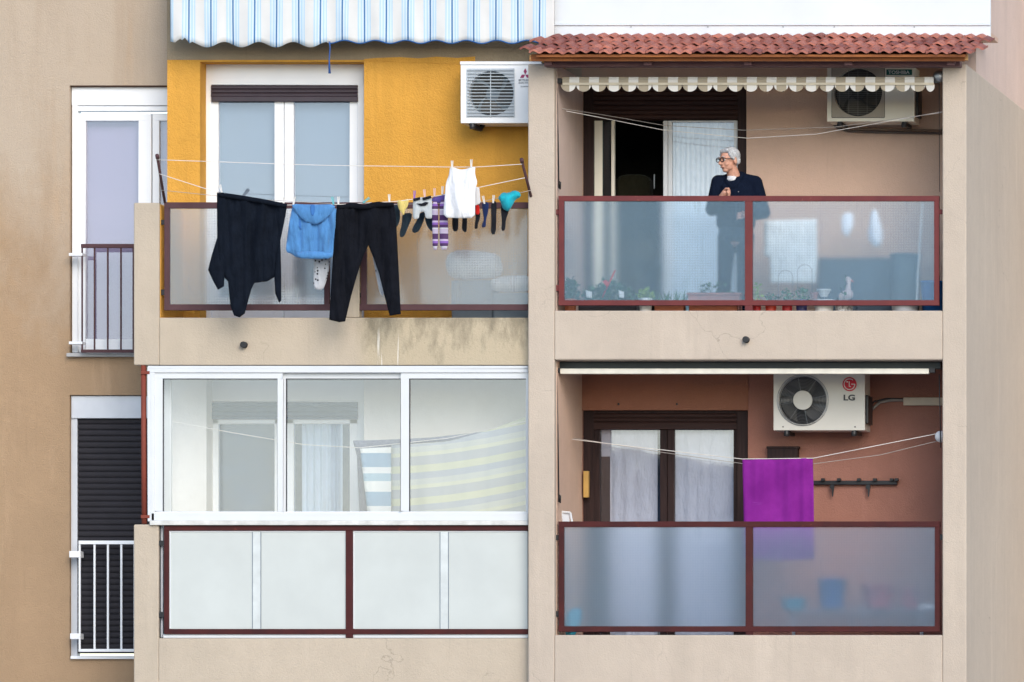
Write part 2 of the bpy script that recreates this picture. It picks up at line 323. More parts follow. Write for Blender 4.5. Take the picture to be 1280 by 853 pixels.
class MB:
    """collects shapes in world coordinates and links them as one mesh object"""
    def __init__(s): s.v = []; s.f = []; s.mi = []; s.cur = 0
    def add(s, vs, fs):
        b = len(s.v); s.v += [tuple(v) for v in vs]
        for f in fs: s.f.append([b + i for i in f]); s.mi.append(s.cur)
        return s
    def box(s, xa, xb, ya, yb, za, zb):
        vs = [(x, y, z) for z in (za, zb) for y in (ya, yb) for x in (xa, xb)]
        return s.add(vs, [(0, 2, 3, 1), (4, 5, 7, 6), (0, 1, 5, 4), (2, 6, 7, 3), (0, 4, 6, 2), (1, 3, 7, 5)])
    def pbox(s, pa, qa, pb, qb, d0, d1):
        """box whose front face covers photo pixels pa..pb, qa..qb at depth d0 and runs back to d1"""
        return s.box(X(pa, d0), X(pb, d0), d0, d1, Z(qb, d0), Z(qa, d0))
    def prism(s, pts, d0, d1):
        """photo-pixel outline at depth d0 extruded straight back"""
        vs = [P(a, b, d0) for a, b in pts]; n = len(vs)
        vs += [Vector((v.x, d1, v.z)) for v in vs]
        fs = [list(range(n)), list(range(2 * n - 1, n - 1, -1))] + [(i, i + n, (i + 1) % n + n, (i + 1) % n) for i in range(n)]
        return s.add(vs, fs)
    def tube(s, pts, r, seg=8, closed=False):
        pts = [Vector(p) for p in pts]; n = len(pts); vs = []; fs = []
        up = Vector((0.13, 0.2, 1)).normalized()
        rr = r if isinstance(r, (list, tuple)) else [r] * n
        for i, p in enumerate(pts):
            a = pts[max(i - 1, 0)] if not closed else pts[i - 1]; b = pts[min(i + 1, n - 1)] if not closed else pts[(i + 1) % n]
            t = (b - a).normalized(); u = t.cross(up)
            if u.length < 1e-3: u = t.cross(Vector((1, 0, 0)))
            u.normalize(); w_ = t.cross(u)
            for k in range(seg):
                an = 2 * math.pi * k / seg; vs.append(p + rr[i] * (math.cos(an) * u + math.sin(an) * w_))
        m = n if closed else n - 1
        for i in range(m):
            for k in range(seg):
                j = (i + 1) % n; fs.append((i * seg + k, i * seg + (k + 1) % seg, j * seg + (k + 1) % seg, j * seg + k))
        if not closed: fs += [list(range(seg - 1, -1, -1)), [(n - 1) * seg + k for k in range(seg)]]
        return s.add(vs, fs)
    def lathe(s, c, prof, seg=24, axis='z'):
        """prof = [(radius, height)] around c"""
        vs = []; fs = []; n = len(prof)
        for r, h in prof:
            for k in range(seg):
                a = 2 * math.pi * k / seg
                v = (r * math.cos(a), r * math.sin(a), h) if axis == 'z' else (r * math.cos(a), h, r * math.sin(a))
                vs.append((c[0] + v[0], c[1] + v[1], c[2] + v[2]))
        for i in range(n - 1):
            for k in range(seg): fs.append((i * seg + k, i * seg + (k + 1) % seg, (i + 1) * seg + (k + 1) % seg, (i + 1) * seg + k))
        fs += [list(range(seg)), [(n - 1) * seg + k for k in range(seg)]]
        return s.add(vs, fs)
    def ball(s, c, r, seg=12, rings=8, mat=None):
        r = r if isinstance(r, (tuple, list)) else (r, r, r); vs = []; fs = []
        for i in range(rings + 1):
            th = math.pi * i / rings
            for k in range(seg):
                a = 2 * math.pi * k / seg
                v = Vector((r[0] * math.sin(th) * math.cos(a), r[1] * math.sin(th) * math.sin(a), r[2] * math.cos(th)))
                if mat: v = mat @ v
                vs.append(v + Vector(c))
        for i in range(rings):
            for k in range(seg): fs.append((i * seg + k, i * seg + (k + 1) % seg, (i + 1) * seg + (k + 1) % seg, (i + 1) * seg + k))
        return s.add(vs, fs)
    def chain(s, pts, rs, step=0.35):
        """balls strung along a limb, merged later by a remesh"""
        for i in range(len(pts) - 1):
            a, b = Vector(pts[i]), Vector(pts[i + 1]); ra, rb = rs[i], rs[i + 1]
            n = max(2, int((b - a).length / (min(ra if not isinstance(ra, tuple) else min(ra), rb if not isinstance(rb, tuple) else min(rb)) * step)))
            for k in range(n + 1):
                t = k / n
                q = tuple(x * (1 - t) + y * t for x, y in zip(ra, rb)) if isinstance(ra, tuple) else ra * (1 - t) + rb * t
                s.ball(a.lerp(b, t), q, 12, 8)
        return s
    def build(s, name, mats, parent=None, smooth=False, bevel=0.0, remesh=0.0, label=None):
        me = bpy.data.meshes.new(name)
        org = parent_world(parent)
        me.from_pydata([(v[0] - org.x, v[1] - org.y, v[2] - org.z) for v in s.v], [], s.f)
        mats = mats if isinstance(mats, (list, tuple)) else [mats]
        for m in mats: me.materials.append(m)
        for p, i in zip(me.polygons, s.mi): p.material_index = i
        bm = bmesh.new(); bm.from_mesh(me); bmesh.ops.remove_doubles(bm, verts=bm.verts, dist=1e-6)
        bmesh.ops.recalc_face_normals(bm, faces=bm.faces); bm.to_mesh(me); bm.free()
        if smooth:
            for p in me.polygons: p.use_smooth = True
        o = bpy.data.objects.new(name, me); COL.objects.link(o)
        if parent: o.parent = parent
        if remesh:
            m = o.modifiers.new('r', 'REMESH'); m.mode = 'VOXEL'; m.voxel_size = remesh; m.use_smooth_shade = True
            m = o.modifiers.new('s', 'SMOOTH'); m.iterations = 4; m.factor = 0.6
        if bevel:
            m = o.modifiers.new('b', 'BEVEL'); m.width = bevel; m.segments = 2; m.limit_method = 'ANGLE'; m.angle_limit = R(40)
        if label: o['label'] = label
        return o
def parent_world(p):
    v = Vector((0, 0, 0))
    while p is not None: v = v + p.location; p = p.parent
    return v
def pb(name, rect, d0, d1, mat, parent, bevel=0.004, label=None):
    return MB().pbox(*rect, d0, d1).build(name, mat, parent, bevel=bevel, label=label)
def tb(name, box, mat, parent, bevel=0.0):
    return MB().box(*box).build(name, mat, parent, bevel=bevel)

rnd = random.Random(7)
def in_poly(x, y, pts):
    c = False; j = len(pts) - 1
    for i in range(len(pts)):
        (xi, yi), (xj, yj) = pts[i], pts[j]
        if (yi > y) != (yj > y) and x < (xj - xi) * (y - yi) / (yj - yi) + xi: c = not c
        j = i
    return c
def edge_dist(x, y, pts):
    best = 1e9; j = len(pts) - 1
    for i in range(len(pts)):
        ax, ay = pts[j]; bx, by = pts[i]; dx, dy = bx - ax, by - ay; L = dx * dx + dy * dy
        t = 0 if L == 0 else max(0, min(1, ((x - ax) * dx + (y - ay) * dy) / L))
        best = min(best, math.hypot(x - ax - t * dx, y - ay - t * dy)); j = i
    return best
def smooth_outline(pts, it=1):
    for _ in range(it):
        out = []
        for i in range(len(pts)):
            a, b = pts[i], pts[(i + 1) % len(pts)]
            out += [(a[0] * .78 + b[0] * .22, a[1] * .78 + b[1] * .22), (a[0] * .22 + b[0] * .78, a[1] * .22 + b[1] * .78)]
        pts = out
    return pts
def cloth(name, outline, d, mat, parent=None, th=0.012, puff=5.0, fold=0.012, fs=14.0, step=2.0, smooth=1, seed=0, label=None, drape=None):
    """hanging fabric with a front and a back, folds that run down it, from an outline in photo pixels"""
    pts = smooth_outline(outline, smooth)
    bp = []
    for i in range(len(pts)):
        a, b = pts[i], pts[(i + 1) % len(pts)]; L = math.hypot(b[0] - a[0], b[1] - a[1]); n = max(1, int(L / step))
        for k in range(n): bp.append((a[0] + (b[0] - a[0]) * k / n, a[1] + (b[1] - a[1]) * k / n))
    xs = [p[0] for p in bp]; ys = [p[1] for p in bp]
    inner = []; y = min(ys); row = 0
    while y < max(ys):
        x = min(xs) + (step / 2 if row % 2 else 0)
        while x < max(xs):
            if in_poly(x, y, bp) and edge_dist(x, y, bp) > step * 0.6: inner.append((x, y))
            x += step
        y += step * 0.87; row += 1
    nb = len(bp)
    v2, _, f2, _, _, _ = delaunay_2d_cdt([Vector(p) for p in bp + inner], [], [list(range(nb))], 1, 1e-6)
    V = []; F = []
    top = min(ys)
    def off(x, y):
        n = noise.noise(Vector((x / fs, (y - top) / (fs * 4.5), seed * 3.3))) + 0.5 * noise.noise(Vector((x / fs * 2.3, y / (fs * 5), seed + 9)))
        return n * fold + (drape(x, y) if drape else 0)
    m = len(v2); on_b = [edge_dist(v.x, v.y, bp) for v in v2]
    for v, e in zip(v2, on_b):
        t = th * (1 - math.exp(-e / puff)); V.append(P(v.x, v.y, d + off(v.x, v.y) - t))
    idx = {}
    for i, (v, e) in enumerate(zip(v2, on_b)):
        t = th * (1 - math.exp(-e / puff)); q = V[i]
        idx[i] = m + i; V.append(Vector((q.x, q.y + 2 * t + 0.002, q.z)))
    cnt = {}
    for f in f2:
        F.append(list(f)); F.append([idx[i] for i in reversed(f)])
        for i in range(len(f)):
            k = tuple(sorted((f[i], f[(i + 1) % len(f)]))); cnt[k] = cnt.get(k, 0) + 1
    for (a, b), c in cnt.items():
        if c == 1: F.append([a, b, idx[b], idx[a]])
    mb = MB(); mb.add(V, F)
    return mb.build(name, mat, parent, smooth=True, label=label)

def text_mesh(txt, size_w, x, y, z, name, mat, parent, bold=0.0, height=None):
    """lettering laid on a plane facing the street, its left-bottom corner at x, z"""
    cu = bpy.data.curves.new('t', 'FONT'); cu.body = txt; cu.extrude = 0.001; cu.offset = bold
    o = bpy.data.objects.new('t', cu); COL.objects.link(o); bpy.context.view_layer.update()
    me = bpy.data.meshes.new_from_object(o.evaluated_get(bpy.context.evaluated_depsgraph_get()))
    bpy.data.objects.remove(o); bpy.data.curves.remove(cu)
    xs = [v.co.x for v in me.vertices]; ys = [v.co.y for v in me.vertices]
    sx = size_w / (max(xs) - min(xs)); sy = sx if not height else height / (max(ys) - min(ys))
    org = parent_world(parent)
    for v in me.vertices:
        a, b, c = v.co
        v.co = Vector((x + (a - min(xs)) * sx, y - c, z + (b - min(ys)) * sy)) - org
    me.materials.append(mat); r = bpy.data.objects.new(name, me); COL.objects.link(r); r.parent = parent
    return r

# ------------------------------------------------------------------ ground
g = MB().add([(-1500, -1500, 0), (1500, -1500, 0), (1500, 1500, 0), (-1500, 1500, 0)], [(0, 1, 2, 3)]).build('ground', plain('dry_ground', (0.40, 0.38, 0.34), 0.95, scale=0.2))
tag(g, 'pale dry ground around the building', 'ground', kind='structure')
g = MB().box(-400, 400, -20, -11, 0.002, 0.006).build('road', plain('asphalt', (0.09, 0.09, 0.09), 0.9, scale=1.0, bump=0.3))
tag(g, 'grey asphalt street in front of the building', 'road', kind='structure')
g = MB().box(-400, 400, -11, -3.2, 0.002, 0.13).build('pavement', plain('paving', (0.50, 0.48, 0.45), 0.9, scale=2.0, bump=0.2), bevel=0.01)
tag(g, 'light paved footpath along the building', 'pavement', kind='structure')

# ------------------------------------------------------------------ house across the street, mirrored in the lower right door
O = empty('opposite_house', (2, -80, 0), 'grey blue house across the street, mirrored in the lower right door panes', 'house')
ogm = stucco('blue_grey_render', (0.22, 0.27, 0.33), streak=.3)
MB().box(-15.6, 30, -90, -76, 0.01, 13.3).build('wall', ogm, O)
MB().box(-15.9, 30.3, -90.3, -75.7, 13.3, 13.55).build('roof', plain('roof_edge', (0.3, 0.3, 0.3), .8), O)
for k in range(10):
    for j in range(4):
        fx = MB().box(-13.6 + k * 4.4, -12.1 + k * 4.4, -76.0, -75.94, 1.2 + j * 3.1, 2.9 + j * 3.1).build('window', plain('pale_frame', (0.6, 0.6, 0.6), .5) if k + j == 0 else bpy.data.materials['pale_frame'], O)
# ------------------------------------------------------------------ the building
B = empty('apartment_building', (0, 0, 0), 'cream and tan rendered apartment building with four stacked balconies', 'apartment building')
WR = 1.2     # depth of the wall behind the right-hand balconies
WL = 0.92    # depth of the wall behind the left-hand balconies
FL = 0.12    # front of the left-hand slabs
WT = 1.3     # depth of the tan wall at the far left
XL0, XL1 = X(660), X(693); XR0, XR1 = X(1178), X(1208)
zt = z0(80); ztop = z0(-140)
# block on the right: side walls, slabs, back wall
MB().box(XL0, XL1, 0, WR, 0.13, zt).build('pillar', M['cream'], B, bevel=0.012)
MB().box(XR0, XR1, 0, 4.2, 0.13, zt).build('pillar', M['cream'], B, bevel=0.012)
# pink inner lining of the two loggias (left reveal faces the viewer)
for (qa, qb) in ((80, 405), (450, 812)):
    MB().box(XL1, XL1 + 0.006, 0.09, WR, z0(qb), z0(qa)).build('reveal', M['pinkside'] if qa == 80 else M['rose'], B)
    MB().box(XR0 - 0.006, XR0, 0.09, WR, z0(qb), z0(qa)).build('reveal', M['rose'] if qa == 80 else M['brick'], B)
def slab(xa, xb, ya, yb, ztp, zb, curb, m, drop=17):
    MB().box(xa, xb, ya, ya + curb, zb, ztp).build('balcony_edge', m, B, bevel=0.012)
    MB().box(xa, xb, ya + curb, yb, zb + 0.003, ztp - drop / KP).build('balcony_floor', [M['floor']], B)
slab(XL1, XR0, 0.0, WR, z0(388.5), z0(450), 0.10, M['cream'])
slab(XL1, XR0, 0.0, WR, z0(794), z0(856), 0.10, M['cream'])
MB().box(XL1 + .007, XR0 - .007, 0.12, WR - .003, z0(450), z0(449)).build('ceiling', plain('pale_soffit', (0.60, 0.52, 0.45), 0.9), B)
# back walls of the right block, with an opening for each door
def wall_with_hole(xa, xb, za, zb, hole, y0_, y1_, m):
    hx0, hx1, hz0, hz1 = hole; q = MB()
    q.box(xa, hx0, y0_, y1_, za, zb).box(hx1, xb, y0_, y1_, za, zb)
    if hz1 < zb: q.box(hx0, hx1, y0_, y1_, hz1, zb)
    if hz0 > za: q.box(hx0, hx1, y0_, y1_, za, hz0)
    return q.build('wall', m, B)
zf1, zf2 = z0(405), z0(811)
wall_with_hole(XL1, XR0, zf1, ztop, (X(728, WR), X(933, WR), zf1, Z(108, WR)), WR, WR + .16, M['rose'])
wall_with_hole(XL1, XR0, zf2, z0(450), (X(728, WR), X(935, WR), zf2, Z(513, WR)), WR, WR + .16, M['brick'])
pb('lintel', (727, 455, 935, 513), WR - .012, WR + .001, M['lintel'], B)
for px in (772, 845): MB().pbox(px, 504, px + 1.8, 506.5, WR - .03, WR - .01).build('wall_plug', M['black'], B)
MB().box(XR0, XR1 - .03, .80, 4.2, zt + .002, ztop).build('wall', M['pinkside'], B)
MB().box(XR1 + .001, X(1700), 4.2, 4.4, 0.13, ztop).build('wall', M['cream'], B)
MB().box(XL0, XL1, WR, WR + .16, 0.13, ztop).build('wall', M['cream'], B)
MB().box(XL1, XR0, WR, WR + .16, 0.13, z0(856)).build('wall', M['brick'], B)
MB().box(XL1, XR0, 0.0, 0.1, z0(1262), z0(1200)).build('balcony_edge', M['cream'], B)
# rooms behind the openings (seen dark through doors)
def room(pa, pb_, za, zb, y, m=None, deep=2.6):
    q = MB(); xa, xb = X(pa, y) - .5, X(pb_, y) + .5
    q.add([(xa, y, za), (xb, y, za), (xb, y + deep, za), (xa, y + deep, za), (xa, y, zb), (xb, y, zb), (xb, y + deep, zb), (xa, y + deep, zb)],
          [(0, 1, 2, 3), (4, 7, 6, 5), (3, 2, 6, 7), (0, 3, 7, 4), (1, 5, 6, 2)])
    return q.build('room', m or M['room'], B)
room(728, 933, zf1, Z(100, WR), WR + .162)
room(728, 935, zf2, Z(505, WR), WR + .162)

# ---- tiled canopy over the upper right balcony
def roof():
    t = NT('clay_tile'); geo = t.n('NewGeometry')
    c = t.mix(geo.outputs['Random Per Island'], (0.20, 0.055, 0.045), (0.46, 0.16, 0.11))
    c = t.mix(t.math('MULTIPLY', t.ramp(t.noise(9, 6, .7), .45, .7), 0.5), c, (0.13, 0.055, 0.05))
    c = t.mix(t.math('MULTIPLY', t.ramp(t.noise(25, 4, .7, None, 8.), .6, .7), 0.4), c, (0.42, 0.22, 0.18))
    t.color(c); t.b.inputs['Roughness'].default_value = 0.75; t.bump(t.noise(60, 4), .4, .004)
    root = empty('tiled_canopy', (X(920), 0, zt), 'red clay tiled canopy on timber beams over the upper right balcony', 'roof')
    xa, xb = X(661, -.35), X(1212, -.35); ya, yb_ = -.35, .70
    za = Z(67, -.35); zb = Z(44, .70)
    rows = 5; q = MB(); tw = 29.0 / KP; r0 = random.Random(3)
    for r in range(rows):
        t0, t1 = r / rows, (r + 1) / rows + 0.06
        y0_, y1_ = ya + (yb_ - ya) * t0, ya + (yb_ - ya) * t1
        z0_, z1_ = za + (zb - za) * t0, za + (zb - za) * t1
        off = (0.0 if r % 2 == 0 else 0.38) * tw
        n = int((xb - xa) / tw) + 1
        for k in range(-1, n):
            xs0 = xa + k * tw + off; nx = 12; vs = []; jit = r0.uniform(-.011, .008); dz = r0.uniform(-.005, .007)
            if xs0 + tw < xa + .03 or xs0 > xb - .03: continue
            for j in range(2):
                for i in range(nx + 1):
                    u = i / nx; x = xs0 + u * tw * 0.972
                    h = 0.011 * (math.sin(u * 4 * math.pi - 1.2)) + (0.006 if u < .08 or u > .92 else 0)
                    y = (y0_ if j == 0 else y1_) + (jit if j == 0 else 0) - (0.007 * math.sin(u * 4 * math.pi - 1.2) if j == 0 else 0)
                    z = (z0_ if j == 0 else z1_) + h + (0.026 if j == 0 else 0.002) + dz
                    vs.append((x, y, z))
            m = len(vs); vs += [(x, y, z - 0.020) for x, y, z in vs]; fs = []
            for i in range(nx):
                a, b, c_, d_ = i, i + 1, nx + 2 + i, nx + 1 + i
                fs += [(a, b, c_, d_), (m + a, m + d_, m + c_, m + b), (a, m + a, m + b, b), (d_, c_, m + c_, m + d_)]
            fs += [(0, nx + 1, m + nx + 1, m), (nx, m + nx, m + 2 * nx + 1, 2 * nx + 1)]
            q.add(vs, fs)
    q.build('roof_tiles', t.m, root, smooth=False)
    # deck under the tiles, fascia board, carrying beam, rafters
    q = MB(); xa2, xb2 = xa + .06, xb - .04
    q.add([(xa2, ya + .03, za - .03), (xb2, ya + .03, za - .03), (xb2, yb_, zb - .03), (xa2, yb_, zb - .03),
           (xa2, ya + .03, za - .006), (xb2, ya + .03, za - .006), (xb2, yb_, zb - .006), (xa2, yb_, zb - .006)],
          [(0, 3, 2, 1), (4, 5, 6, 7), (0, 1, 5, 4), (1, 2, 6, 5), (2, 3, 7, 6), (3, 0, 4, 7)])
    q.build('roof_deck', M['fascia'], root)
    f = pb('fascia_board', (664, 68, 1206, 76.5), -.27, -.22, [M['fascia']], root)
    pb('board_end', (661.5, 69, 664, 76), -.268, -.222, M['fasciaend'], root); pb('board_end', (1206, 68, 1209.5, 75.5), -.268, -.222, M['fasciaend'], root)
    pb('beam', (680, 76, 1200, 83), -.12, 0.02, M['beam'], root)
    for px in (686, 810, 935, 1060, 1188):
        x = X(px, 0); zz = z0(74)
        q = MB(); q.add([(x, -.2, za - .09), (x + .07, -.2, za - .09), (x + .07, .7, zb - .10), (x, .7, zb - .10),
                         (x, -.2, za - .035), (x + .07, -.2, za - .035), (x + .07, .7, zb - .035), (x, .7, zb - .035)],
                        [(0, 3, 2, 1), (4, 5, 6, 7), (0, 1, 5, 4), (1, 2, 6, 5), (2, 3, 7, 6), (3, 0, 4, 7)])
        q.build('rafter', M['beam'], root)
    q = MB().box(XL1 - .1, X(705, .5), .5, .56, zt, zt + .16).build('post', M['fasciaend'], root)
roof()
# flashing and upper wall behind the canopy
fl = MB().box(X(693, .70), X(1238, .70), .70, .74, Z(43, .7) - .05, Z(32, .7))
fl.build('flashing', M['flashing'], B, bevel=.004)
fl = MB().box(X(693, .69), X(1238, .69), .685, .76, Z(32, .69), Z(30, .69)).build('flashing', M['flashing'], B, bevel=.004)
MB().box(X(693, .70), X(1238, .70), .70, .74, Z(30, .7), Z(-60, .7)).build('flashing', M['flashing'], B, bevel=.004)
for px in (788, 884, 978, 1042, 1142): MB().pbox(px, 33, px + 1.5, 34.5, .695, .71).build('rivet', M['steel'], B)
MB().box(X(693, .70), X(1238, .70), .74, WR, Z(43, .7) - .02, Z(40, .7)).build('soffit', M['rose'], B)

# ---- left part: tan wall with two stacked doors
HX0, HX1 = X(87, WT), X(216, WT)
q = MB(); xa = X(-700)
q.box(xa, HX0, WT, WT + .2, 0.13, ztop); q.box(HX0, HX1, WT, WT + .2, Z(107, WT), ztop)
q.box(HX0, HX1, WT, WT + .2, Z(494, WT), Z(446, WT)); q.box(HX0, HX1, WT, WT + .2, 0.13, Z(823, WT))
q.box(HX1, X(235, WT), WT, WT + .2, 0.13, ztop)
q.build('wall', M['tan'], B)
# left balconies: back wall, slabs, low end pillars
xw = X(209, WL)
zl1 = z0(405)
wall_with_hole(xw, XL0, zl1, Z(75, WL), (X(250, WL), X(455, WL), zl1, Z(77.5, WL)), WL, WL + .5, M['yellow'])
# unpainted band under the awning, ragged paint edge on its right part
MB().box(xw, XL0, WL - .006, WL + .5, Z(75, WL), ztop).build('wall', M['band'], B)
MB().prism([(594, 79), (597, 81), (660, 81), (664, 60), (594, 60)], WL - .012, WL).build('wall_patch', M['band'], B)
MB().prism([(455, 74), (470, 72.5), (500, 71.5), (523, 73), (545, 71), (572, 72.5), (597, 70.5), (597, 81), (455, 76)], WL - .009, WL).build('wall_patch', M['yellow'], B)
wall_with_hole(xw, XL0, z0(811), z0(455), (X(258, WL), X(455, WL), z0(811), Z(474, WL)), WL, WL + .5, M['inner'])
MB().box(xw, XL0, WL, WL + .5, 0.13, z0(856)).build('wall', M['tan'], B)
xp0, xp1 = X(167, FL), X(199, FL)
XLa = XL0
# upper slab and end pillar
MB().box(xp0, xp1, FL, WL, z0(455.5), z0(252)).build('low_wall', M['pillar'], B, bevel=.012)
MB().box(xp1, xp1 + .006, FL + .03, WL, z0(405), z0(254)).build('reveal', M['yellow'], B)
MB().box(xp1, XLa, FL, FL + .12, z0(455.5), z0(396)).build('balcony_edge', M['slab_left'], B, bevel=.008)
MB().box(xp1, XLa, FL + .12, WL, z0(455), z0(405)).build('balcony_floor', [M['floor']], B)
pb('low_pillar', (419, 262, 449, 397), FL + .015, FL + .12, M['slab_left'], B, bevel=.008)
# lower slab and end pillar
MB().box(xp0, xp1 - .005, FL, WL, z0(880), z0(655)).build('low_wall', M['pillar'], B, bevel=.012)
MB().box(xp1 - .005, XLa, FL, FL + .12, z0(860), z0(797.5)).build('balcony_edge', M['pillar'], B, bevel=.008)
MB().box(xp1 - .005, XLa, FL + .12, WL, z0(859), z0(811)).build('balcony_floor', [M['floor']], B)
MB().box(xp0, xp1, FL, WL, 0.13, z0(1100)).build('low_wall', M['pillar'], B)
def drain(px, py, d):
    q = MB(); c = P(px, py, d - .05)
    q.lathe(c, [(.024, 0), (.030, 0), (.030, .18), (.022, .18), (.022, .02)], 16, 'y')
    q.build('drain_spout', M['black'], B, smooth=True)
drain(304, 431, FL); drain(932, 424.5, 0.0)

# ---- doors and windows (parts of the building)
def winframe(rect, bars, d, depth, mat, part='frame', parent=None, bevel=.004):
    """one welded frame: outer border rectangle plus inner bars; rect = outer, bars = list of rects (photo px)"""
    q = MB()
    for b in bars: q.pbox(*b, d, d + depth)
    return q.build(part, mat, parent, bevel=bevel)
def part_empty(name, loc, label=None):
    o = bpy.data.objects.new(name, None); COL.objects.link(o); o.location = loc; o.parent = B; o.empty_display_size = .1
    if label: o['label'] = label
    return o
def slats(name, rect, pitch, d, mat, parent, depth=.02):
    pa, qa, pb_, qb = rect; q = MB(); xa, xb = X(pa, d), X(pb_, d); z = Z(qa, d); zb = Z(qb, d); ph = pitch / KP
    prof = [(0, 0), (-.006, -.1), (-.010, -.35), (-.010, -.65), (-.006, -.88), (.004, -.93), (.004, -1)]
    vs = []; 
    while z > zb + .001:
        for (dy, k) in prof: vs.append((d + dy, max(zb, z + k * ph)))
        z -= ph
    n = len(vs); V = [(xa, y, zz) for y, zz in vs] + [(xb, y, zz) for y, zz in vs]
    q.add(V, [(i, i + 1, n + i + 1, n + i) for i in range(n - 1)])
    q.box(xa, xb, d + .006, d + depth, zb, Z(qa, d))
    return q.build(name, mat, parent)
def curtain(rect, d, mat, parent, amp=.02, wave=.075, name='curtain', sheer=False):
    pa, qa, pb_, qb = rect; xa, xb = X(pa, d), X(pb_, d); za, zb = Z(qb, d), Z(qa, d); n = int((xb - xa) / .008) + 2; V = []
    for j in range(2):
        for i in range(n + 1):
            x = xa + (xb - xa) * i / n
            V.append((x, d + amp * math.sin(x / wave * 6.28 + 1.3 * math.sin(x * 9)) + amp * .5 * math.sin(x * 31), za if j == 0 else zb))
    return MB().add(V, [(i, i + 1, n + 2 + i, n + 1 + i) for i in range(n)]).build(name, mat, parent, smooth=True)

# (1) ochre-walled balcony door
D1 = part_empty('door', P(356, 405, WL + .22))
dd = WL + .22
winframe(None, [(257.5, 78, 455, 106), (257.5, 106, 264, 420), (447, 106, 455, 420)], dd - .01, .1, M['white'], 'surround', D1)
winframe(None, [(264, 126, 273, 420), (343, 126, 354.6, 420), (355.4, 126, 367, 420), (437, 126, 447, 420), (273, 372, 343, 420), (367, 372, 437, 420)], dd + .01, .06, M['white'], 'frame', D1)
slats('roller_shutter', (264, 107, 447, 122), 5, dd - .02, M['aubergine'], D1, .1)
pb('shutter_rail', (264, 121, 447, 127), dd - .03, dd + .02, M['aubergine'], D1)
pb('pane', (272, 127, 344, 374), dd + .03, dd + .036, M['glass_dim'], D1, 0); pb('pane', (366, 127, 438, 374), dd + .03, dd + .036, M['glass_dim'], D1, 0)
pb('blind', (266, 127, 446, 374), dd + .10, dd + .12, M['blind'], D1, 0)

# (2) window behind the glazed balcony (same layout, all white, net curtain inside)
D2 = part_empty('door', P(356, 811, WL + .22))
winframe(None, [(257.5, 474, 455, 502), (257.5, 502, 264, 820), (447, 502, 455, 820)], dd - .01, .1, M['white'], 'surround', D2)
winframe(None, [(264, 524, 273, 820), (343, 524, 354.6, 820), (355.4, 524, 367, 820), (437, 524, 447, 820), (264, 524, 447, 530)], dd + .01, .06, M['white'], 'frame', D2)
slats('roller_shutter', (264, 503, 447, 524), 6, dd - .02, plain('blue_grey_shutter', (0.04, 0.09, 0.18), .5), D2, .1)
pb('pane', (272, 528, 344, 800), dd + .03, dd + .036, M['glass_in'], D2, 0); pb('pane', (366, 528, 438, 800), dd + .03, dd + .036, M['glass_in'], D2, 0)
curtain((378, 528, 428, 800), dd + .12, M['curtain'], D2)
pb('blind', (266, 530, 446, 800), dd + .2, dd + .22, plain('slate_blue_interior', (0.03, 0.09, 0.19), .9), D2, 0)

# (3) upper left white door with frosted mauve panes
d3 = WT + .05
D3 = part_empty('door', P(150, 440, d3))
winframe(None, [(89.5, 108, 216, 132), (90, 132, 97, 441)], d3, .12, M['white'], 'surround', D3)
pb('shutter_box_seam', (97, 133, 216, 139), d3 + .005, d3 + .1, M['white'], D3)
winframe(None, [(97.5, 142, 189, 151), (97.5, 151, 107, 441), (173, 151, 189, 441), (107, 424, 173, 441)], d3 + .03, .07, M['white'], 'frame', D3)
winframe(None, [(190.5, 142, 216, 151), (190.5, 151, 199, 441)], d3 + .04, .07, M['white'], 'frame', D3)
pb('pane', (106, 150, 174, 425), d3 + .06, d3 + .066, M['glass_dim'], D3, 0); pb('pane', (198, 150, 216, 441), d3 + .07, d3 + .076, M['glass_dim'], D3, 0)
pb('net_curtain', (104, 148, 216, 441), d3 + .13, d3 + .14, plain('mauve_net', (0.40, 0.34, 0.46), .8, var=.04, scale=.8), D3, 0)
pb('window_sill', (83, 441.5, 216, 446), WT - .06, WT + .2, M['sill'], B)
MB().pbox(88, 107, 216, 108.6, WT + .01, WT + .19).build('head_joint', plain('dark_joint', (0.05, 0.02, 0.01), .9), D3)  # thin dark brown strip along the top of the door opening
# (4) lower left door closed by a charcoal roller shutter
d4 = WT + .05
D4 = part_empty('door', P(135, 820, d4))
pb('shutter_box', (89, 495, 216, 523), d4 - .02, d4 + .12, M['greywhite'], D4)
pb('jamb', (88.5, 523, 96.5, 822), d4, d4 + .1, M['greywhite'], D4)
slats('roller_shutter', (96.5, 523, 216, 817), 7.6, d4 + .03, M['shutter'], D4, .04)
pb('window_sill', (88, 820, 216, 824), WT - .04, WT + .2, M['white'], B)

# (5) upper right balcony door, open leaf, dark room
d5 = WR + .06
D5 = part_empty('door', P(830, 405, d5))
for q_ in ((728, 108, 742, 430), (922, 108, 933, 430)): winframe(None, [q_], d5 - .02, .12, M['darkwood'], 'jamb', D5)
slats('roller_shutter', (742, 108, 922, 150), 6, d5 - .01, M['shutterwood'], D5, .1)
winframe(None, [(742.5, 151, 753, 430), (764, 151, 768, 430)], d5 + .02, .05, M['accream'], 'open_leaf', D5)
pb('pane', (753, 151, 764, 430), d5 + .03, d5 + .036, M['glass_teal'], D5, 0)
winframe(None, [(829, 151, 834.5, 430), (835, 151, 840, 430), (917.5, 151, 922, 430), (840, 151, 917.5, 153)], d5 + .01, .06, M['pvc'], 'frame', D5)
pb('pane', (840, 153, 917.5, 430), d5 + .03, d5 + .036, M['glass_door'], D5, 0)
curtain((836, 152, 921, 430), d5 + .12, M['curtain'], D5, .012, .05)

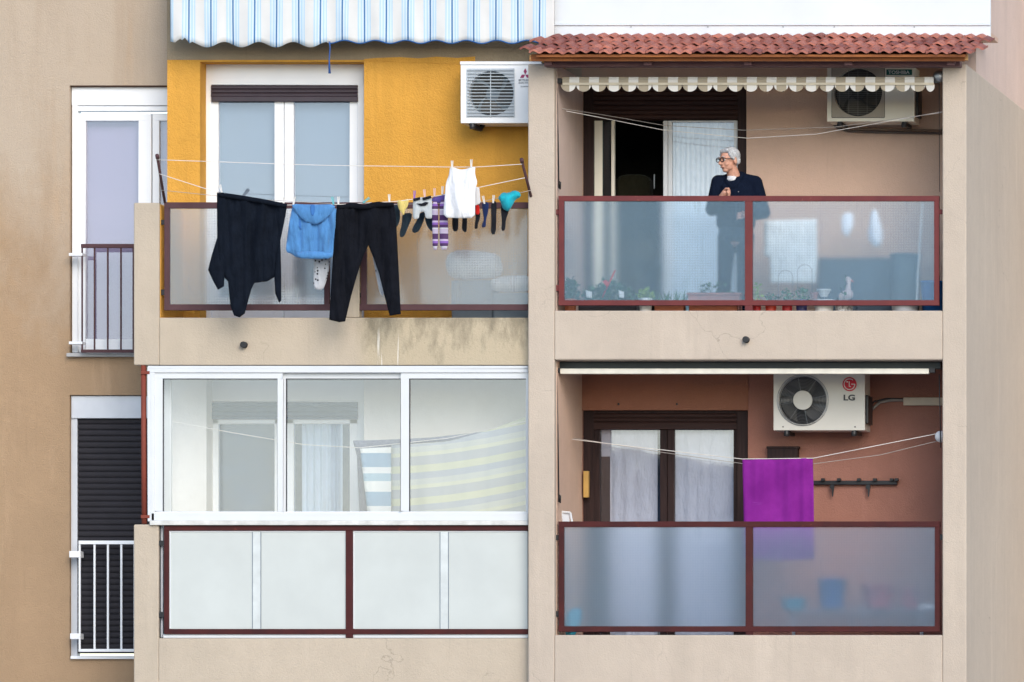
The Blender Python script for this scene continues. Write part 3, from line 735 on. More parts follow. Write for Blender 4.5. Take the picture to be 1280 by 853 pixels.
# (6) lower right balcony door, dark timber with white curtains
d6 = WR + .06
D6 = part_empty('door', P(830, 811, d6))
winframe(None, [(728, 513, 742, 835), (921, 513, 935, 835), (742, 513, 921, 517)], d6 - .02, .12, M['darkwood'], 'surround', D6)
slats('roller_shutter', (742, 517, 921, 531), 5.5, d6 - .012, M['shutterwood'], D6, .1)
pb('shutter_rail', (742, 530, 921, 537), d6 - .02, d6 + .05, M['shutterwood'], D6)
winframe(None, [(742, 537, 750, 835), (825, 537, 833.6, 835), (834.2, 537, 842.5, 835), (917, 537, 921, 835)], d6 + .01, .07, M['darkwood'], 'frame', D6)
winframe(None, [(750, 537, 763, 571)], d6 + .1, .01, M['greywhite'], 'reveal', D6)
pb('pane', (750, 537, 825.5, 835), d6 + .04, d6 + .046, M['glass_dim'], D6, 0); pb('pane', (842, 537, 917.5, 835), d6 + .04, d6 + .046, M['glass_dim'], D6, 0)
curtain((762.5, 536, 822, 835), d6 + .10, M['curtain'], D6, .004, .14)
curtain((840, 536, 917, 835), d6 + .10, M['curtain'], D6, .004, .14)

# ------------------------------------------------------------------ balustrades
def railing(name, label, outer, panels, mat, gmat, d, rail=7, posts=(), brackets=(), low=None, group=None, th=.045, extra=None, gtop=None):
    """outer = (px0, py0, px1, py1); panels = [(px0, px1)] glass spans; posts = [(px0, px1, py_bottom)]"""
    pa, qa, pb_, qb = outer
    root = empty('balcony_railing', P((pa + pb_) / 2, qb, d), label, 'balcony railing', 'glass balcony railings with steel frames' )
    pb('top_rail', (pa, qa, pb_, qa + rail), d, d + th, mat, root, .003)
    pb('bottom_rail', (pa, qb - rail, pb_, qb), d, d + th, mat, root, .003)
    for (a, b, bot) in posts: pb('post', (a, qa + rail - .2, b, bot), d + .003, d + th - .003, mat, root, .003)
    for (a, b, c, e) in brackets: pb('bracket', (a, b, c, e), d + .01, d + th - .01, M['black'] if mat is not M['redrail'] else mat, root, .002)
    for (a, b) in panels:
        gl = pb('glass_panel', (a - .5, qa + rail - .5, b + .5, qb - rail + .5), d + .018, d + .024, gmat, root, 0)
    return root
railing('r', 'red framed balustrade with milky blue glass and flowerpots behind, below the old man', (698, 245, 1174, 382), [(705, 931), (940.5, 1167.5)],
        M['redrail'], M['frost_blue'], .06, 6.6, [(698.2, 705, 375.5), (931, 940.5, 389), (1167.5, 1173.8, 375.5)],
        [(692.5, 262, 698.5, 268.5), (692.5, 356.5, 698.5, 364), (1173.5, 262, 1178.5, 268)])
railing('r', 'dark red framed balustrade with grey blue glass, below the purple towel', (698, 652, 1175, 790), [(705, 932), (941, 1168.5)],
        M['darkred'], M['frost_grey'], .06, 7, [(698.2, 705, 783.5), (932, 941, 795), (1168.5, 1174.8, 783.5)],
        [(692.5, 669, 698.5, 675), (692.5, 764, 698.5, 771), (1174.5, 668, 1178.5, 675)])
rl = railing('r', 'dark brown framed balustrade with washing hanging over it, in front of the ochre wall', (205, 253, 660, 388), [(212, 405), (458, 659)],
        M['brown'], M['frost_warm'], FL + .03, 7.5, [(205.2, 212, 380.6), (405, 411.5, 388), (451, 458, 388)],
        [(198.5, 275, 205.5, 281), (198.5, 362, 205.5, 369), (448, 366, 452, 372)])
rl2 = railing('r', 'rusty red framed balustrade with pale white panels under the glazed balcony', (205, 657, 660, 793), [(211, 432), (441, 659)],
        M['darkred'], M['mint'], FL + .0, 6.6, [(205, 211, 786.5), (432, 441, 797.5)],
        [(198.5, 676, 205.5, 682.5), (198.5, 765, 205.5, 772)])
for a, b in ((316, 325.5), (550.5, 560)):
    pb('glazing_bar', (a, 663, b, 787), FL + .012, FL + .03, M['bar'], rl2, .001)
for a in (315.2, 325.5, 549.7, 560): pb('seam', (a, 665, a + .9, 786), FL + .0125, FL + .03, plain('seam_grey', (0.16, 0.20, 0.24), .6), rl2, 0)
for a in (212, 441.5): pb('glazing_bar', (a, 663.5, a + 1.5, 786), FL + .013, FL + .03, M['pvc'], rl2, 0)
for (a, b) in ((211, 432), (441, 659)): pb('glazing_bar', (a, 663.6, b, 665.5), FL + .0135, FL + .03, M['pvc'], rl2, 0)
pb('sill', (204, 793, 660, 797.6), FL + .02, FL + .1, M['pvc'], rl2, .002)
pb('side_strip', (200, 657, 203.5, 797), FL + .06, FL + .09, M['greywhite'], rl2, .002)
pb('weatherstrip', (198, 656, 200, 797), FL + .03, FL + .09, M['black'], rl2, 0)

def bar_railing(label, pa, pb_, qa, qb, mat, d, bars, rail, tw, brk, brmat):
    root = empty('door_railing', P((pa + pb_) / 2, qb, d), label, 'door railing')
    pb('top_rail', (pa, qa, pb_, qa + rail), d - .01, d + .03, mat, root, .003)
    pb('bottom_rail', (pa, qb - rail * .8, pb_, qb), d - .01, d + .03, mat, root, .003)
    for b in bars:
        pb('bar', (b, qa + rail, b + tw, qb - rail * .8), d, d + .016, mat, root, .002)
    for (a, b, c, e) in brk: pb('bracket', (a, b, c, e), d - .004, WT - .001 if a < 95 else d + .02, brmat, root, .003)
    return root
bar_railing('low dark brown barred railing across the upper left white door', 101, 200, 305, 441, M['brown'], WT - .12,
            [101.5, 117, 133.5, 150, 165.5], 5, 1.8, [(86, 316.5, 103, 320), (86, 427, 103, 430.5)], M['white'])
bar_railing('low white barred railing in front of the closed charcoal shutter', 98, 200, 676, 815, M['white'], WT - .12,
            [98.2, 116.8, 133.5, 150.3, 167], 4.5, 2.4, [(86.5, 689, 100, 697), (87.5, 792, 100, 799)], M['white'])

# ------------------------------------------------------------------ glazed-in balcony
de = FL + .0
GE = empty('glazed_balcony', P(420, 652, de), 'white framed sliding glazing closing the lower left balcony', 'balcony glazing')
winframe(None, [(184.5, 457.5, 660, 461), (187, 461, 660, 466), (189, 641.5, 660, 651), (184.5, 461, 187.5, 652), (187.5, 466, 193, 651)], de, .10, M['pvc'], 'frame', GE)
for (a, b) in ((193, 353.5), (347, 507.5), (501, 664)):
    dd_ = de + (.015 if a != 347 else .05)
    s_ = winframe(None, [(a, 464, b, 473.5), (a, 639.5, b, 650), (a, 473.5, a + 10.5, 639.5), (b - 6.8, 473.5, b, 639.5)], dd_, .03, M['pvc'], 'sash', GE)
    pb('pane', (a + 10, 473, b - 6.5, 640), dd_ + .012, dd_ + .016, M['glass_clear'], s_, 0)
    pb('gasket', (a + 10.4, 473.4, b - 6.7, 474.4), dd_ - .001, dd_ + .012, M['black'], s_, 0)
    pb('gasket', (a + 10.4, 474.4, a + 11.3, 639.5), dd_ - .001, dd_ + .012, M['black'], s_, 0)
pb('sill', (187, 651, 660, 656.5), de - .03, de + .1, plain('worn_sill', (0.62, 0.62, 0.60), .7, var=.2, scale=8), GE, .003)
pb('seal', (190, 455.6, 660, 457.2), de + .02, de + .1, M['black'], GE, 0)
# inside left end of the glazed balcony: white upright and cream wall
pb('inner_side_panel', (199, 466, 214, 650), de + .30, de + .34, M['pvc'], GE)

pp = empty('drain_pipe', P(180, 655, FL), 'rust red painted downpipe beside the glazed balcony', 'pipe')
MB().tube([P(179.5, 457, FL + .03), P(179.8, 560, FL + .03), P(180.5, 655, FL + .03)], .024, 14).build('pipe', M['pipe'], pp, smooth=True)
for py in (464, 644): pb('clamp', (176, py, 187, py + 4), FL - .002, FL + .06, M['pipe'], pp, .002)

# laundry inside the glazed balcony
def blanket_mat():
    def cfg(t, sep, v):   # bands follow the sag of the line
        return t.math('SUBTRACT', v, t.math('MULTIPLY', t.math('POWER', t.math('ADD', sep.outputs[0], 1.5), 2.0), 0.075))
    return stepped('striped_blanket', [(0, (0.50, 0.52, 0.38)), (.22, (0.36, 0.39, 0.41)), (.5, (0.52, 0.54, 0.42)), (.62, (0.45, 0.48, 0.45)), (.8, (0.34, 0.38, 0.43))], 2, .30, 0.1, cfg=cfg)
def top_y(x): return 556 - 11 * ((x - 490) / 110) ** 2 - max(0, x - 560) * 0.10
ol = [(x, top_y(x)) for x in range(489, 681, 8)] + [(680, 665)] + [(489, 665)]
tag(cloth('blanket', ol, .50, blanket_mat(), th=.006, fold=.03, fs=22, step=5, smooth=0, seed=2), 'yellow green and grey striped blanket drying inside the glazed balcony', 'blanket')
ol = [(441, 551), (480, 550), (540, 547), (620, 538), (622, 546), (560, 552), (500, 556), (470, 566), (466, 570), (474, 660), (450, 660), (446, 570)]
tag(cloth('dark_cloth', ol, .56, cloth_mat('slate_cloth', (0.16, 0.18, 0.26)), th=.004, fold=.01, step=5, smooth=0), 'slate grey sheet drying behind the striped blanket', 'sheet')
def towel_mat():
    return stepped('panelled_towel', [(0, (0.70, 0.72, 0.72)), (.16, (0.20, 0.34, 0.48)), (.52, (0.72, 0.74, 0.72)), (.8, (0.30, 0.46, 0.56))], 2, .36, .17)
ol = [(450, 561), (489, 559), (489, 665), (462, 665)]
tag(cloth('towel', ol, .47, towel_mat(), th=.005, fold=.02, step=4, smooth=0, seed=5), 'white towel with blue bands, drying left of the striped blanket', 'towel')
def wire(name, pts, r, mat, label, cat='clothesline', group=None, sag=0.0):
    out = []
    for i in range(len(pts) - 1):
        a, b = P(*pts[i]), P(*pts[i + 1]); n = 8
        for k in range(n + (1 if i == len(pts) - 2 else 0)):
            t = k / n; v = a.lerp(b, t); v.z -= sag * 4 * t * (1 - t); out.append(v)
    return tag(MB().tube(out, r, 6).build(name, mat, smooth=True), label, cat, group)
wire('clothesline', [(204, 525, .45), (290, 541, .47), (380, 556, .48), (450, 560, .5), (560, 548, .5), (680, 522, .5)], .0028, M['line'], 'white clothesline sagging inside the glazed balcony')

# ------------------------------------------------------------------ blue striped awning (top left)
def blue_awning():
    root = empty('awning', P(450, 0, .6), 'tattered white awning with blue stripes above the ochre wall', 'awning')
    W, L1, B2, B3 = (0.66, 0.665, 0.66), (0.42, 0.60, 0.76), (0.045, 0.17, 0.38), (0.60, 0.70, 0.78)
    pr = 27.4 / KP * (DC + .6) / DC
    m = stepped('blue_striped_canvas', [(0, W), (.36, L1), (.42, B3), (.50, L1), (.56, B3), (.63, B2), (.70, B3), (.77, L1), (.84, B3), (.90, L1), (.95, W)], 0, pr, X(206.5, .6))
    bot = []
    x = 213
    zz = random.Random(5)
    while x <= 694:
        if x < 243: y = 50 + zz.uniform(-3, 5) - (4 if 221 < x < 229 else 0)
        elif x < 410: y = 56.0 + 3.4 * math.cos((x - 281) / 43.0 * 2 * math.pi + math.pi + 0.1) - (0)
        else: y = 52.6 + 2.0 * math.cos((x - 431) / 38.0 * 2 * math.pi + math.pi)
        bot.append((x, y)); x += 3
    n = len(bot); q = MB(); V = []; rows = 10
    for j in range(rows + 1):
        for (bx, by) in bot:
            py = -14 + (by + 14) * j / rows
            a = noise.noise(Vector((bx / 14, py / 60, 0))) * .02 * (j / rows) + .012 * math.sin(bx / 6.4) * (j / rows)
            V.append(P(bx, py, .6 + a))
    F = [(j * n + i, j * n + i + 1, (j + 1) * n + i + 1, (j + 1) * n + i) for j in range(rows) for i in range(n - 1)]
    o = q.add(V, F).build('valance', m, root, smooth=True)
    sm = o.modifiers.new('t', 'SOLIDIFY'); sm.thickness = .002
    MB().tube([V[rows * n + i] for i in range(n) if bot[i][0] >= 409], .006, 6).build('hem_trim', plain('blue_trim', (0.02, 0.10, 0.30), .8), root, smooth=True)
    MB().tube([P(213, -14, .6), P(694, -14, .6)], .035, 14).build('roller', M['steel'], root, smooth=True)
    # canvas running back up to the wall
    MB().add([P(213, -14, .6), P(694, -14, .6), P(694, -50, WL - .01), P(213, -50, WL - .01)], [(0, 1, 2, 3)]).build('canvas', m, root)
    MB().tube([P(412, 52, .57), P(412.5, 60, .57), P(411.5, 75, .57), P(412, 92, .57)], [.006, .005, .005, .012], 8).build('pull_cord', plain('blue_cord', (0.02, 0.09, 0.32), .8), root, smooth=True)
blue_awning()

# ------------------------------------------------------------------ scalloped awning, rolled in (upper right)
def scallop_awning():
    da = .10
    root = empty('awning', P(935, 100, da), 'rolled beige and white awning with a scalloped edge over the upper right balcony', 'awning')
    pr = 24.7 / KP
    m = stepped('beige_striped_canvas', [(0, (0.78, 0.76, 0.72)), (.5, (0.42, 0.36, 0.27))], 0, pr, X(716, da))
    xa, xb = 703, 1167
    prof = [(0.0, 96.5), (-.012, 97.5), (-.02, 100), (-.02, 103.5)]
    V = []; n = 2
    for (dy, py) in prof:
        for px in (xa, xb): V.append(P(px, py, da + dy))
    q = MB().add(V, [(2 * i, 2 * i + 1, 2 * i + 3, 2 * i + 2) for i in range(len(prof) - 1)])
    q.pbox(xa, 96.6, xb, 103.4, da - .008, da + .04)
    q.build('rolled_canvas', m, root)
    pb('front_bar', (xa, 103.5, xb, 106.5), da - .028, da + .03, plain('cream_bar', (0.62, 0.55, 0.42), .5), root, .003)
    q = MB(); px = xa - 2; sw = 19.0; k = 0
    while px < xb - 1:
        w_ = min(sw, xb + 2 - px); pts = [(px + .2, 106.2)]
        for i in range(0, 13):
            a = math.pi * i / 12; pts.append((px + w_ / 2 - (w_ / 2 - .4) * math.cos(a), 106.6 + 8.2 * math.sin(a)))
        pts.append((px + w_ - .2, 106.2)); n = len(pts)
        q.prism(pts, da - .016 + .004 * (k % 2), da - .013 + .004 * (k % 2)); px += sw; k += 1
    q.build('scalloped_valance', m, root)
    for px in (696, 1167.5): pb('arm_mount', (px, 98, px + 6, 104), da, da + .05, M['black'], root, .002)
    MB().lathe(P(1174, 96, da + .02), [(.03, -.03), (.055, -.015), (.055, .02), (.03, .03)], 20, 'y').build('gear', M['steel'], root, smooth=True)
scallop_awning()
def crank(px, ya, yb_, d, label):
    root = empty('awning_crank', P(px, yb_, d), label, 'crank rod', 'awning crank rods')
    MB().tube([P(px - 1, ya, d), P(px + .6, (ya + yb_) / 2, d), P(px + 1.6, yb_, d)], .006, 8).build('rod', M['black'], root, smooth=True)
    MB().tube([P(px + 1.5, yb_ - 9, d), P(px + 3.5, yb_ - 8, d - .01), P(px + 3.2, yb_ + 1, d)], .008, 8).build('hook', M['black'], root, smooth=True)
crank(697, 110, 236, .10, 'thin dark crank rod hanging in the upper right balcony')
crank(697, 470, 628, .10, 'thin dark crank rod hanging at the left of the lower right balcony')
MB_ = MB().tube([P(1174, 100, .12), P(1174.5, 240, .12)], .003, 6).build('pull_cord', M['black'], smooth=True)
tag(MB_, 'thin dark cord at the right edge of the upper right balcony', 'cord')
MB_ = MB().tube([P(1174, 468, .12), P(1176, 560, .12)], .005, 6).build('pull_cord', M['black'], smooth=True)
tag(MB_, 'thin dark cord at the right edge of the lower right balcony', 'cord')
# lower right: rolled awning seen as a pale bar under a dark cassette
def bar_awning():
    da = .12
    root = empty('awning', P(930, 462, da), 'closed cream awning bar under the ceiling of the lower right balcony', 'awning')
    pb('front_bar', (700, 460.8, 1161, 467.6), da, da + .05, plain('cream_alu', (0.72, 0.69, 0.60), .4), root, .006)
    pb('cassette', (694.5, 452.5, 1176, 461), da + .08, da + .2, plain('dark_slate_cassette', (0.035, 0.045, 0.05), .5), root, .004)
    for px in (694, 1161.5): pb('end_cap', (px, 460, px + 7, 466), da + .005, da + .06, M['black'], root, .002)
bar_awning()

# ------------------------------------------------------------------ air conditioners
def plate_with_hole(q, xa, xb, za, zb, cx, cz, r, y0_, y1_, n=48):
    V = []; F = []
    for k in range(n):
        a = 2 * math.pi * k / n; c, s = math.cos(a), math.sin(a)
        V.append((cx + r * c, y0_, cz + r * s))
    for k in range(n):
        a = 2 * math.pi * k / n; c, s = math.cos(a), math.sin(a); t = 1e9
        if c > 1e-9: t = min(t, (xb - cx) / c)
        if c < -1e-9: t = min(t, (xa - cx) / c)
        if s > 1e-9: t = min(t, (zb - cz) / s)
        if s < -1e-9: t = min(t, (za - cz) / s)
        V.append((cx + t * c, y0_, cz + t * s))
    for (x, z) in ((xa, za), (xb, za), (xb, zb), (xa, zb)): V.append((x, y0_, z))
    for k in range(n):
        j = (k + 1) % n; F.append((k, j, n + j, n + k))
        A, Bv = V[n + k], V[n + j]
        if abs(A[0] - Bv[0]) > 1e-6 and abs(A[2] - Bv[2]) > 1e-6:
            for ci, (x, z) in enumerate(((xa, za), (xb, za), (xb, zb), (xa, zb))):
                if (abs(A[0] - x) < 1e-6 or abs(A[2] - z) < 1e-6) and (abs(Bv[0] - x) < 1e-6 or abs(Bv[2] - z) < 1e-6): F.append((n + k, n + j, 2 * n + ci))
    base = len(V)
    for k in range(n):
        v = V[k]; V.append((v[0], y1_, v[2]))
    for k in range(n):
        j = (k + 1) % n; F.append((k, base + k, base + j, j))
    q.add(V, F)
def ac(label, rect, d, mat, fan, r, style, fanrect=None):
    pa, qa, pb_, qb = rect; root = empty('air_conditioner', P((pa + pb_) / 2, qb, d), label, 'air conditioner', 'outdoor air conditioner units')
    xa, xb, za, zb = X(pa, d), X(pb_, d), Z(qb, d), Z(qa, d); dep = .30
    cx, cz = X(fan[0], d), Z(fan[1], d); rr = r / KP
    q = MB()
    plate_with_hole(q, xa, xb, za, zb, cx, cz, rr, d, d + .08)
    q.add([(xa, d, za), (xb, d, za), (xb, d, zb), (xa, d, zb), (xa, d + dep, za), (xb, d + dep, za), (xb, d + dep, zb), (xa, d + dep, zb)],
          [(0, 4, 7, 3), (1, 2, 6, 5), (3, 7, 6, 2), (0, 1, 5, 4), (4, 5, 6, 7)])
    q.build('casing', mat, root)
    MB().lathe((cx, d + .075, cz), [(rr * 1.02, 0), (rr * 1.02, .004)], 40, 'y').build('fan_cavity', M['cavity'] if style != 'bars' else M['coil'], root)
    # blades and hub
    q = MB()
    for k in range(4 if style != 'lg' else 3):
        a0 = k * 2 * math.pi / (4 if style != 'lg' else 3) + .5; V = []; F = []
        for i in range(9):
            a = a0 + i / 8 * 1.35
            for j in range(5):
                rad = rr * (.3 + .62 * j / 4); V.append((cx + rad * math.cos(a + .12 * j), d + .045 + .025 * i / 8, cz + rad * math.sin(a + .12 * j)))
        for i in range(8):
            for j in range(4): F.append((i * 5 + j, i * 5 + j + 1, (i + 1) * 5 + j + 1, (i + 1) * 5 + j))
        q.add(V, F)
    q.build('fan_blades', M['blade'], root, smooth=True)
    g_ = MB()
    if style == 'lg':
        MB().lathe((cx, d - .008, cz), [(rr * .40, 0), (rr * .40, .02)], 36, 'y').build('fan_hub', mat, root, bevel=.004)
        for k in range(1): pass
        for rad in (1.0, 1.06):
            g_.tube([(cx + rr * rad * math.cos(a), d - .004, cz + rr * rad * math.sin(a)) for a in [i * 2 * math.pi / 40 for i in range(40)]], .004, 6, True)
        for i in range(4, 17):
            rad = rr * i / 17
            if rad > rr * .4: g_.tube([(cx + rad * math.cos(a), d - .004, cz + rad * math.sin(a)) for a in [j * 2 * math.pi / 40 for j in range(40)]], .0011, 4, True)
        for k in range(8):
            a = k * math.pi / 4 + .2; g_.tube([(cx + rr * .4 * math.cos(a), d - .005, cz + rr * .4 * math.sin(a)), (cx + rr * math.cos(a), d - .005, cz + rr * math.sin(a))], .0016, 4)
        g_.build('grille', M['steel'], root)
    elif style == 'bars':
        fx0, fy0, fx1, fy1 = fanrect; ga, gb = X(fx0, d), X(fx1, d)
        for i in range(15):
            py = fy0 + (fy1 - fy0) * (i + .5) / 15; zz = Z(py, d)
            g_.tube([(ga, d - .012, zz), (gb, d - .012, zz)], .0042, 6)
        for px in (fx0, (fx0 + fx1) / 2, fx1): g_.tube([(X(px, d), d - .008, Z(fy0, d)), (X(px, d), d - .008, Z(fy1, d))], .004, 6)
        g_.build('grille', plain('pale_grille', (0.50, 0.56, 0.60), .4), root)
        q = MB(); t_ = 2.0
        q2 = MB(); plate_with_hole(q2, ga, gb, Z(fy1, d), Z(fy0, d), cx, cz, rr * .99, d - .002, d + .002)
        q2.build('fan_surround', plain('grey_surround', (0.36, 0.40, 0.44), .5), root)
    else:
        fx0, fy0, fx1, fy1 = fanrect
        for i in range(26):
            zz = Z(fy0 + (fy1 - fy0) * (i + .5) / 26, d); h = zz - cz
            if abs(h) < rr: 
                ww = math.sqrt(rr * rr - h * h); g_.tube([(cx - ww, d - .002, zz), (cx + ww, d - .002, zz)], .0012, 4)
        for i in range(-2, 3):
            xx = cx + i * rr * .38; ww = math.sqrt(max(0, rr * rr - (i * rr * .38) ** 2)); g_.tube([(xx, d - .004, cz - ww), (xx, d - .004, cz + ww)], .002, 4)
        g_.build('grille', plain('dark_grille', (0.16, 0.16, 0.15), .5), root)
        q2 = MB(); plate_with_hole(q2, X(fx0, d), X(fx1, d), Z(fy1, d), Z(fy0, d), cx, cz, rr, d - .004, d + .002)
        q2.build('fan_surround', plain('taupe_surround', (0.36, 0.32, 0.26), .6), root)
        for (a, b, c, e) in ((fx0 - .6, fy0, fx0, fy1), (fx1, fy0, fx1 + .6, fy1), (fx0, fy1, fx1, fy1 + .6)): pb('seam', (a, b, c, e), d - .002, d + .001, M['black'], root, 0)
    # brackets and feet
    for px in (pa + (pb_ - pa) * .12, pa + (pb_ - pa) * .86):
        q = MB(); x = X(px, d); q.box(x, x + .035, d - .01, d + dep + .05, za - .035, za - .004)
        q.lathe((x + .018, d + .01, za - .055), [(.026, 0), (.03, .02), (.022, .05)], 12); q.build('bracket', M['black'], root)
    return root, za, zb, xa, xb
magenta = plain('logo_red_violet', (0.28, 0.02, 0.10), .5); logo_grey = plain('logo_grey', (0.20, 0.22, 0.25), .5)
# unit on the ochre wall, runs on behind the pillar
d_a = WL - .36
r1, *_ = ac('white air conditioner with a barred fan on the ochre wall', (576, 78.5, 676, 154), d_a, M['acwhite'], (614, 117), 28.5, 'bars', (584, 86, 643, 147))
pb('top_lid', (575, 77, 677, 81), d_a - .012, d_a + .31, M['acwhite'], r1, .004)
pb('sticker_panel', (650, 82, 676, 110), d_a - .002, d_a + .001, M['acwhite'], r1, 0)
q = MB(); s_ = 4.2; cx_, cy_ = 656.5, 92.5
for (ax, ay) in ((0, -1), (-.95, .62), (.95, .62)):
    if ay < 0: pts = [(0, -s_ * 1.9), (s_ * .5, -s_ * .95), (0, 0), (-s_ * .5, -s_ * .95)]
    elif ax < 0: pts = [(0, 0), (-s_ * 1.0, 0), (-s_ * 1.55, s_ * .95), (-s_ * .52, s_ * .95)]
    else: pts = [(0, 0), (s_ * 1.0, 0), (s_ * 1.55, s_ * .95), (s_ * .52, s_ * .95)]
    q.prism([(cx_ + a, cy_ + b + 1) for a, b in pts], d_a - .005, d_a - .001)
q.build('emblem', magenta, r1)
text_mesh('MITSUBISHI', 17 / KP, X(648.5, d_a), d_a - .004, Z(101.6, d_a), 'lettering', logo_grey, r1, .01, 2.6 / KP)
text_mesh('ELECTRIC', 15 / KP, X(648.5, d_a), d_a - .004, Z(104.8, d_a), 'lettering', logo_grey, r1, .01, 2.2 / KP)
text_mesh('inverter', 11 / KP, X(651, d_a), d_a - .004, Z(109, d_a), 'lettering', logo_grey, r1, .0, 1.8 / KP)
MB().tube([P(589, 155, d_a + .05), P(592, 160, d_a + .1), P(600, 162, d_a + .15), P(604, 156, d_a + .2)], .022, 10).build('hose', M['black'], r1, smooth=True)
# beige unit behind the scalloped awning
d_b = WR - .42
r2, *_ = ac('beige air conditioner half hidden behind the scalloped awning', (1034, 84, 1143, 152), d_b, M['accream'], (1072.5, 115.5), 30.5, 'mesh', (1040, 84.6, 1105.5, 147))
pb('badge', (1108, 87, 1140, 94), d_b - .004, d_b + .001, plain('badge_green', (0.005, 0.09, 0.075), .4), r2, .001)
text_mesh('TOSHIBA', 27 / KP, X(1110.5, d_b), d_b - .006, Z(92.8, d_b), 'lettering', plain('letter_silver', (0.60, 0.64, 0.64), .4), r2, .02, 4.4 / KP)
MB().pbox(1143.2, 96, 1148.5, 146, d_b + .06, d_b + .25).build('valve_cover', M['black'], r2, bevel=.01)
MB().tube([P(1040, 154, WR - .05), P(1047, 160, WR - .05), P(1060, 164, WR - .04), P(1100, 165.5, WR - .03), P(1185, 167, WR - .03)], .012, 8).build('pipe', plain('grey_brown_hose', (0.10, 0.08, 0.07), .6), r2, smooth=True)
MB().tube([P(1044, 153, WR - .08), P(1052, 159, WR - .06), P(1075, 161.5, WR - .05), P(1185, 163, WR - .04)], .009, 8).build('pipe', plain('tan_hose', (0.22, 0.16, 0.12), .6), r2, smooth=True)
# ivory unit with a round fan in the lower right balcony
d_c = WR - .42
r3, *_ = ac('ivory air conditioner with an open round fan in the lower right balcony', (967, 462, 1081, 538), d_c, M['acivory'], (1003.5, 500.5), 30.5, 'lg')
red = plain('emblem_red', (0.55, 0.012, 0.03), .4); dark = plain('letter_charcoal', (0.05, 0.05, 0.05), .5); ivory = plain('emblem_white', (0.75, 0.72, 0.68), .4)
ec = P(1062, 480.5, d_c)
MB().lathe((ec.x, d_c - .004, ec.z), [(.066, 0), (.066, .004)], 40, 'y').build('emblem', red, r3)
def ring_arc(q, rad, a0, a1, y, t=.0045):
    q.tube([(ec.x + rad * math.cos(R(a)), y, ec.z + rad * math.sin(R(a))) for a in [a0 + (a1 - a0) * i / 20 for i in range(21)]], t, 6)
q = MB(); ring_arc(q, .050, 50, 360, d_c - .006)
q.tube([(ec.x + .050, d_c - .006, ec.z), (ec.x + .016, d_c - .006, ec.z)], .0045, 6)
q.tube([(ec.x - .002, d_c - .006, ec.z + .026), (ec.x - .002, d_c - .006, ec.z - .022), (ec.x + .012, d_c - .006, ec.z - .022)], .0045, 6)
q.lathe((ec.x - .022, d_c - .008, ec.z + .022), [(.007, 0), (.007, .004)], 12, 'y')
q.build('emblem_line', ivory, r3)
text_mesh('LG', 14.5 / KP, X(1054.5, d_c), d_c - .003, Z(501, d_c), 'lettering', dark, r3, .035, 7.6 / KP)
MB().pbox(1081.2, 494, 1085.5, 530, d_c + .03, d_c + .28).build('valve_cover', M['black'], r3, bevel=.01)
for px in (978, 1068): MB().pbox(px, 533, px + 1.5, 534.5, d_c - .003, d_c).build('screw', M['black'], r3)
MB().tube([P(1085, 525, WR - .1), P(1090, 512, WR - .08), P(1100, 503, WR - .04), P(1115, 500.5, WR - .03), P(1130, 500.5, WR - .03)], .014, 8).build('hose', plain('grey_hose', (0.30, 0.28, 0.26), .6), r3, smooth=True)
MB().tube([P(1086, 508, WR - .1), P(1093, 502, WR - .05), P(1108, 498.5, WR - .03), P(1130, 499, WR - .03)], .008, 8).build('hose', M['black'], r3, smooth=True)
tr = pb('cable_trunking', (1129, 497, 1186, 507), WR - .06, WR, plain('cream_trunking', (0.58, 0.50, 0.38), .5), None, .004)
tag(tr, 'cream cable trunking on the wall right of the ivory air conditioner', 'cable trunking')

# ------------------------------------------------------------------ things on the lower right balcony
hr = empty('hook_rack', P(1068, 603, WR - .05), 'black hook rack with pegs on the brown wall right of the towel', 'hook rack')
pb('rail', (1012, 601, 1121, 606), WR - .05, WR - .02, M['black'], hr, .003)
for px in (1026, 1046, 1071, 1091, 1112, 1118): pb('peg', (px, 598, px + 4.5, 601.5), WR - .09, WR - .03, M['black'], hr, .003)
for px in (1038, 1083): MB().prism([(px, 606), (px + 5, 606), (px + 4.3, 612), (px + 3, 621), (px + 2, 621), (px + 1.6, 612), (px - 1, 610)], WR - .07, WR - .055).build('hook', M['black'], hr)
bx = empty('meter_box', P(978, 573, WR), 'small dark brown wooden box on the wall above the purple towel', 'box')
pb('body', (959, 559, 997, 580), WR - .09, WR, M['darkwood'], bx, .004); pb('lid', (958, 558, 998, 561), WR - .10, WR, M['darkwood'], bx, .003)
DT = .40
tw = cloth('towel', [(928, 574), (972, 574.5), (1016, 572.5), (1017, 610), (1018, 699), (975, 700.5), (930.5, 699), (929.5, 640)], DT, M['purple'], th=.010, fold=.030, fs=20, step=2.5, smooth=0, seed=4)
cloth('hem', [(930.3, 693), (975, 694.5), (1018, 693.2), (1018, 699.3), (975, 700.8), (930.6, 699.4)], DT - .012, M['purple'], tw, th=.006, fold=.010, fs=26, step=2, smooth=0, seed=4)
cloth('back_layer', [(929, 575), (972, 575.5), (1015, 573.5), (1015.5, 640), (972, 641.5), (930, 640)], DT + .03, M['purple'], tw, th=.006, fold=.006, fs=26, step=3, smooth=0, seed=9)
tag(tw, 'plain bright purple towel hanging over the lower right balustrade', 'towel')
wire('clothesline', [(705, 548, .75), (770, 556, .62), (928, 574, DT - .0), (1017, 573, DT), (1178, 541, .28)], .0034, M['line'], 'upper white clothesline crossing the lower right balcony', group='clotheslines of the lower right balcony')
wire('clothesline', [(712, 547, .8), (830, 566, .62), (930, 580, DT + .05), (1017, 580, DT + .05), (1100, 569, .35), (1178, 550, .3)], .0026, M['greyline'], 'lower slack clothesline crossing the lower right balcony', group='clotheslines of the lower right balcony')
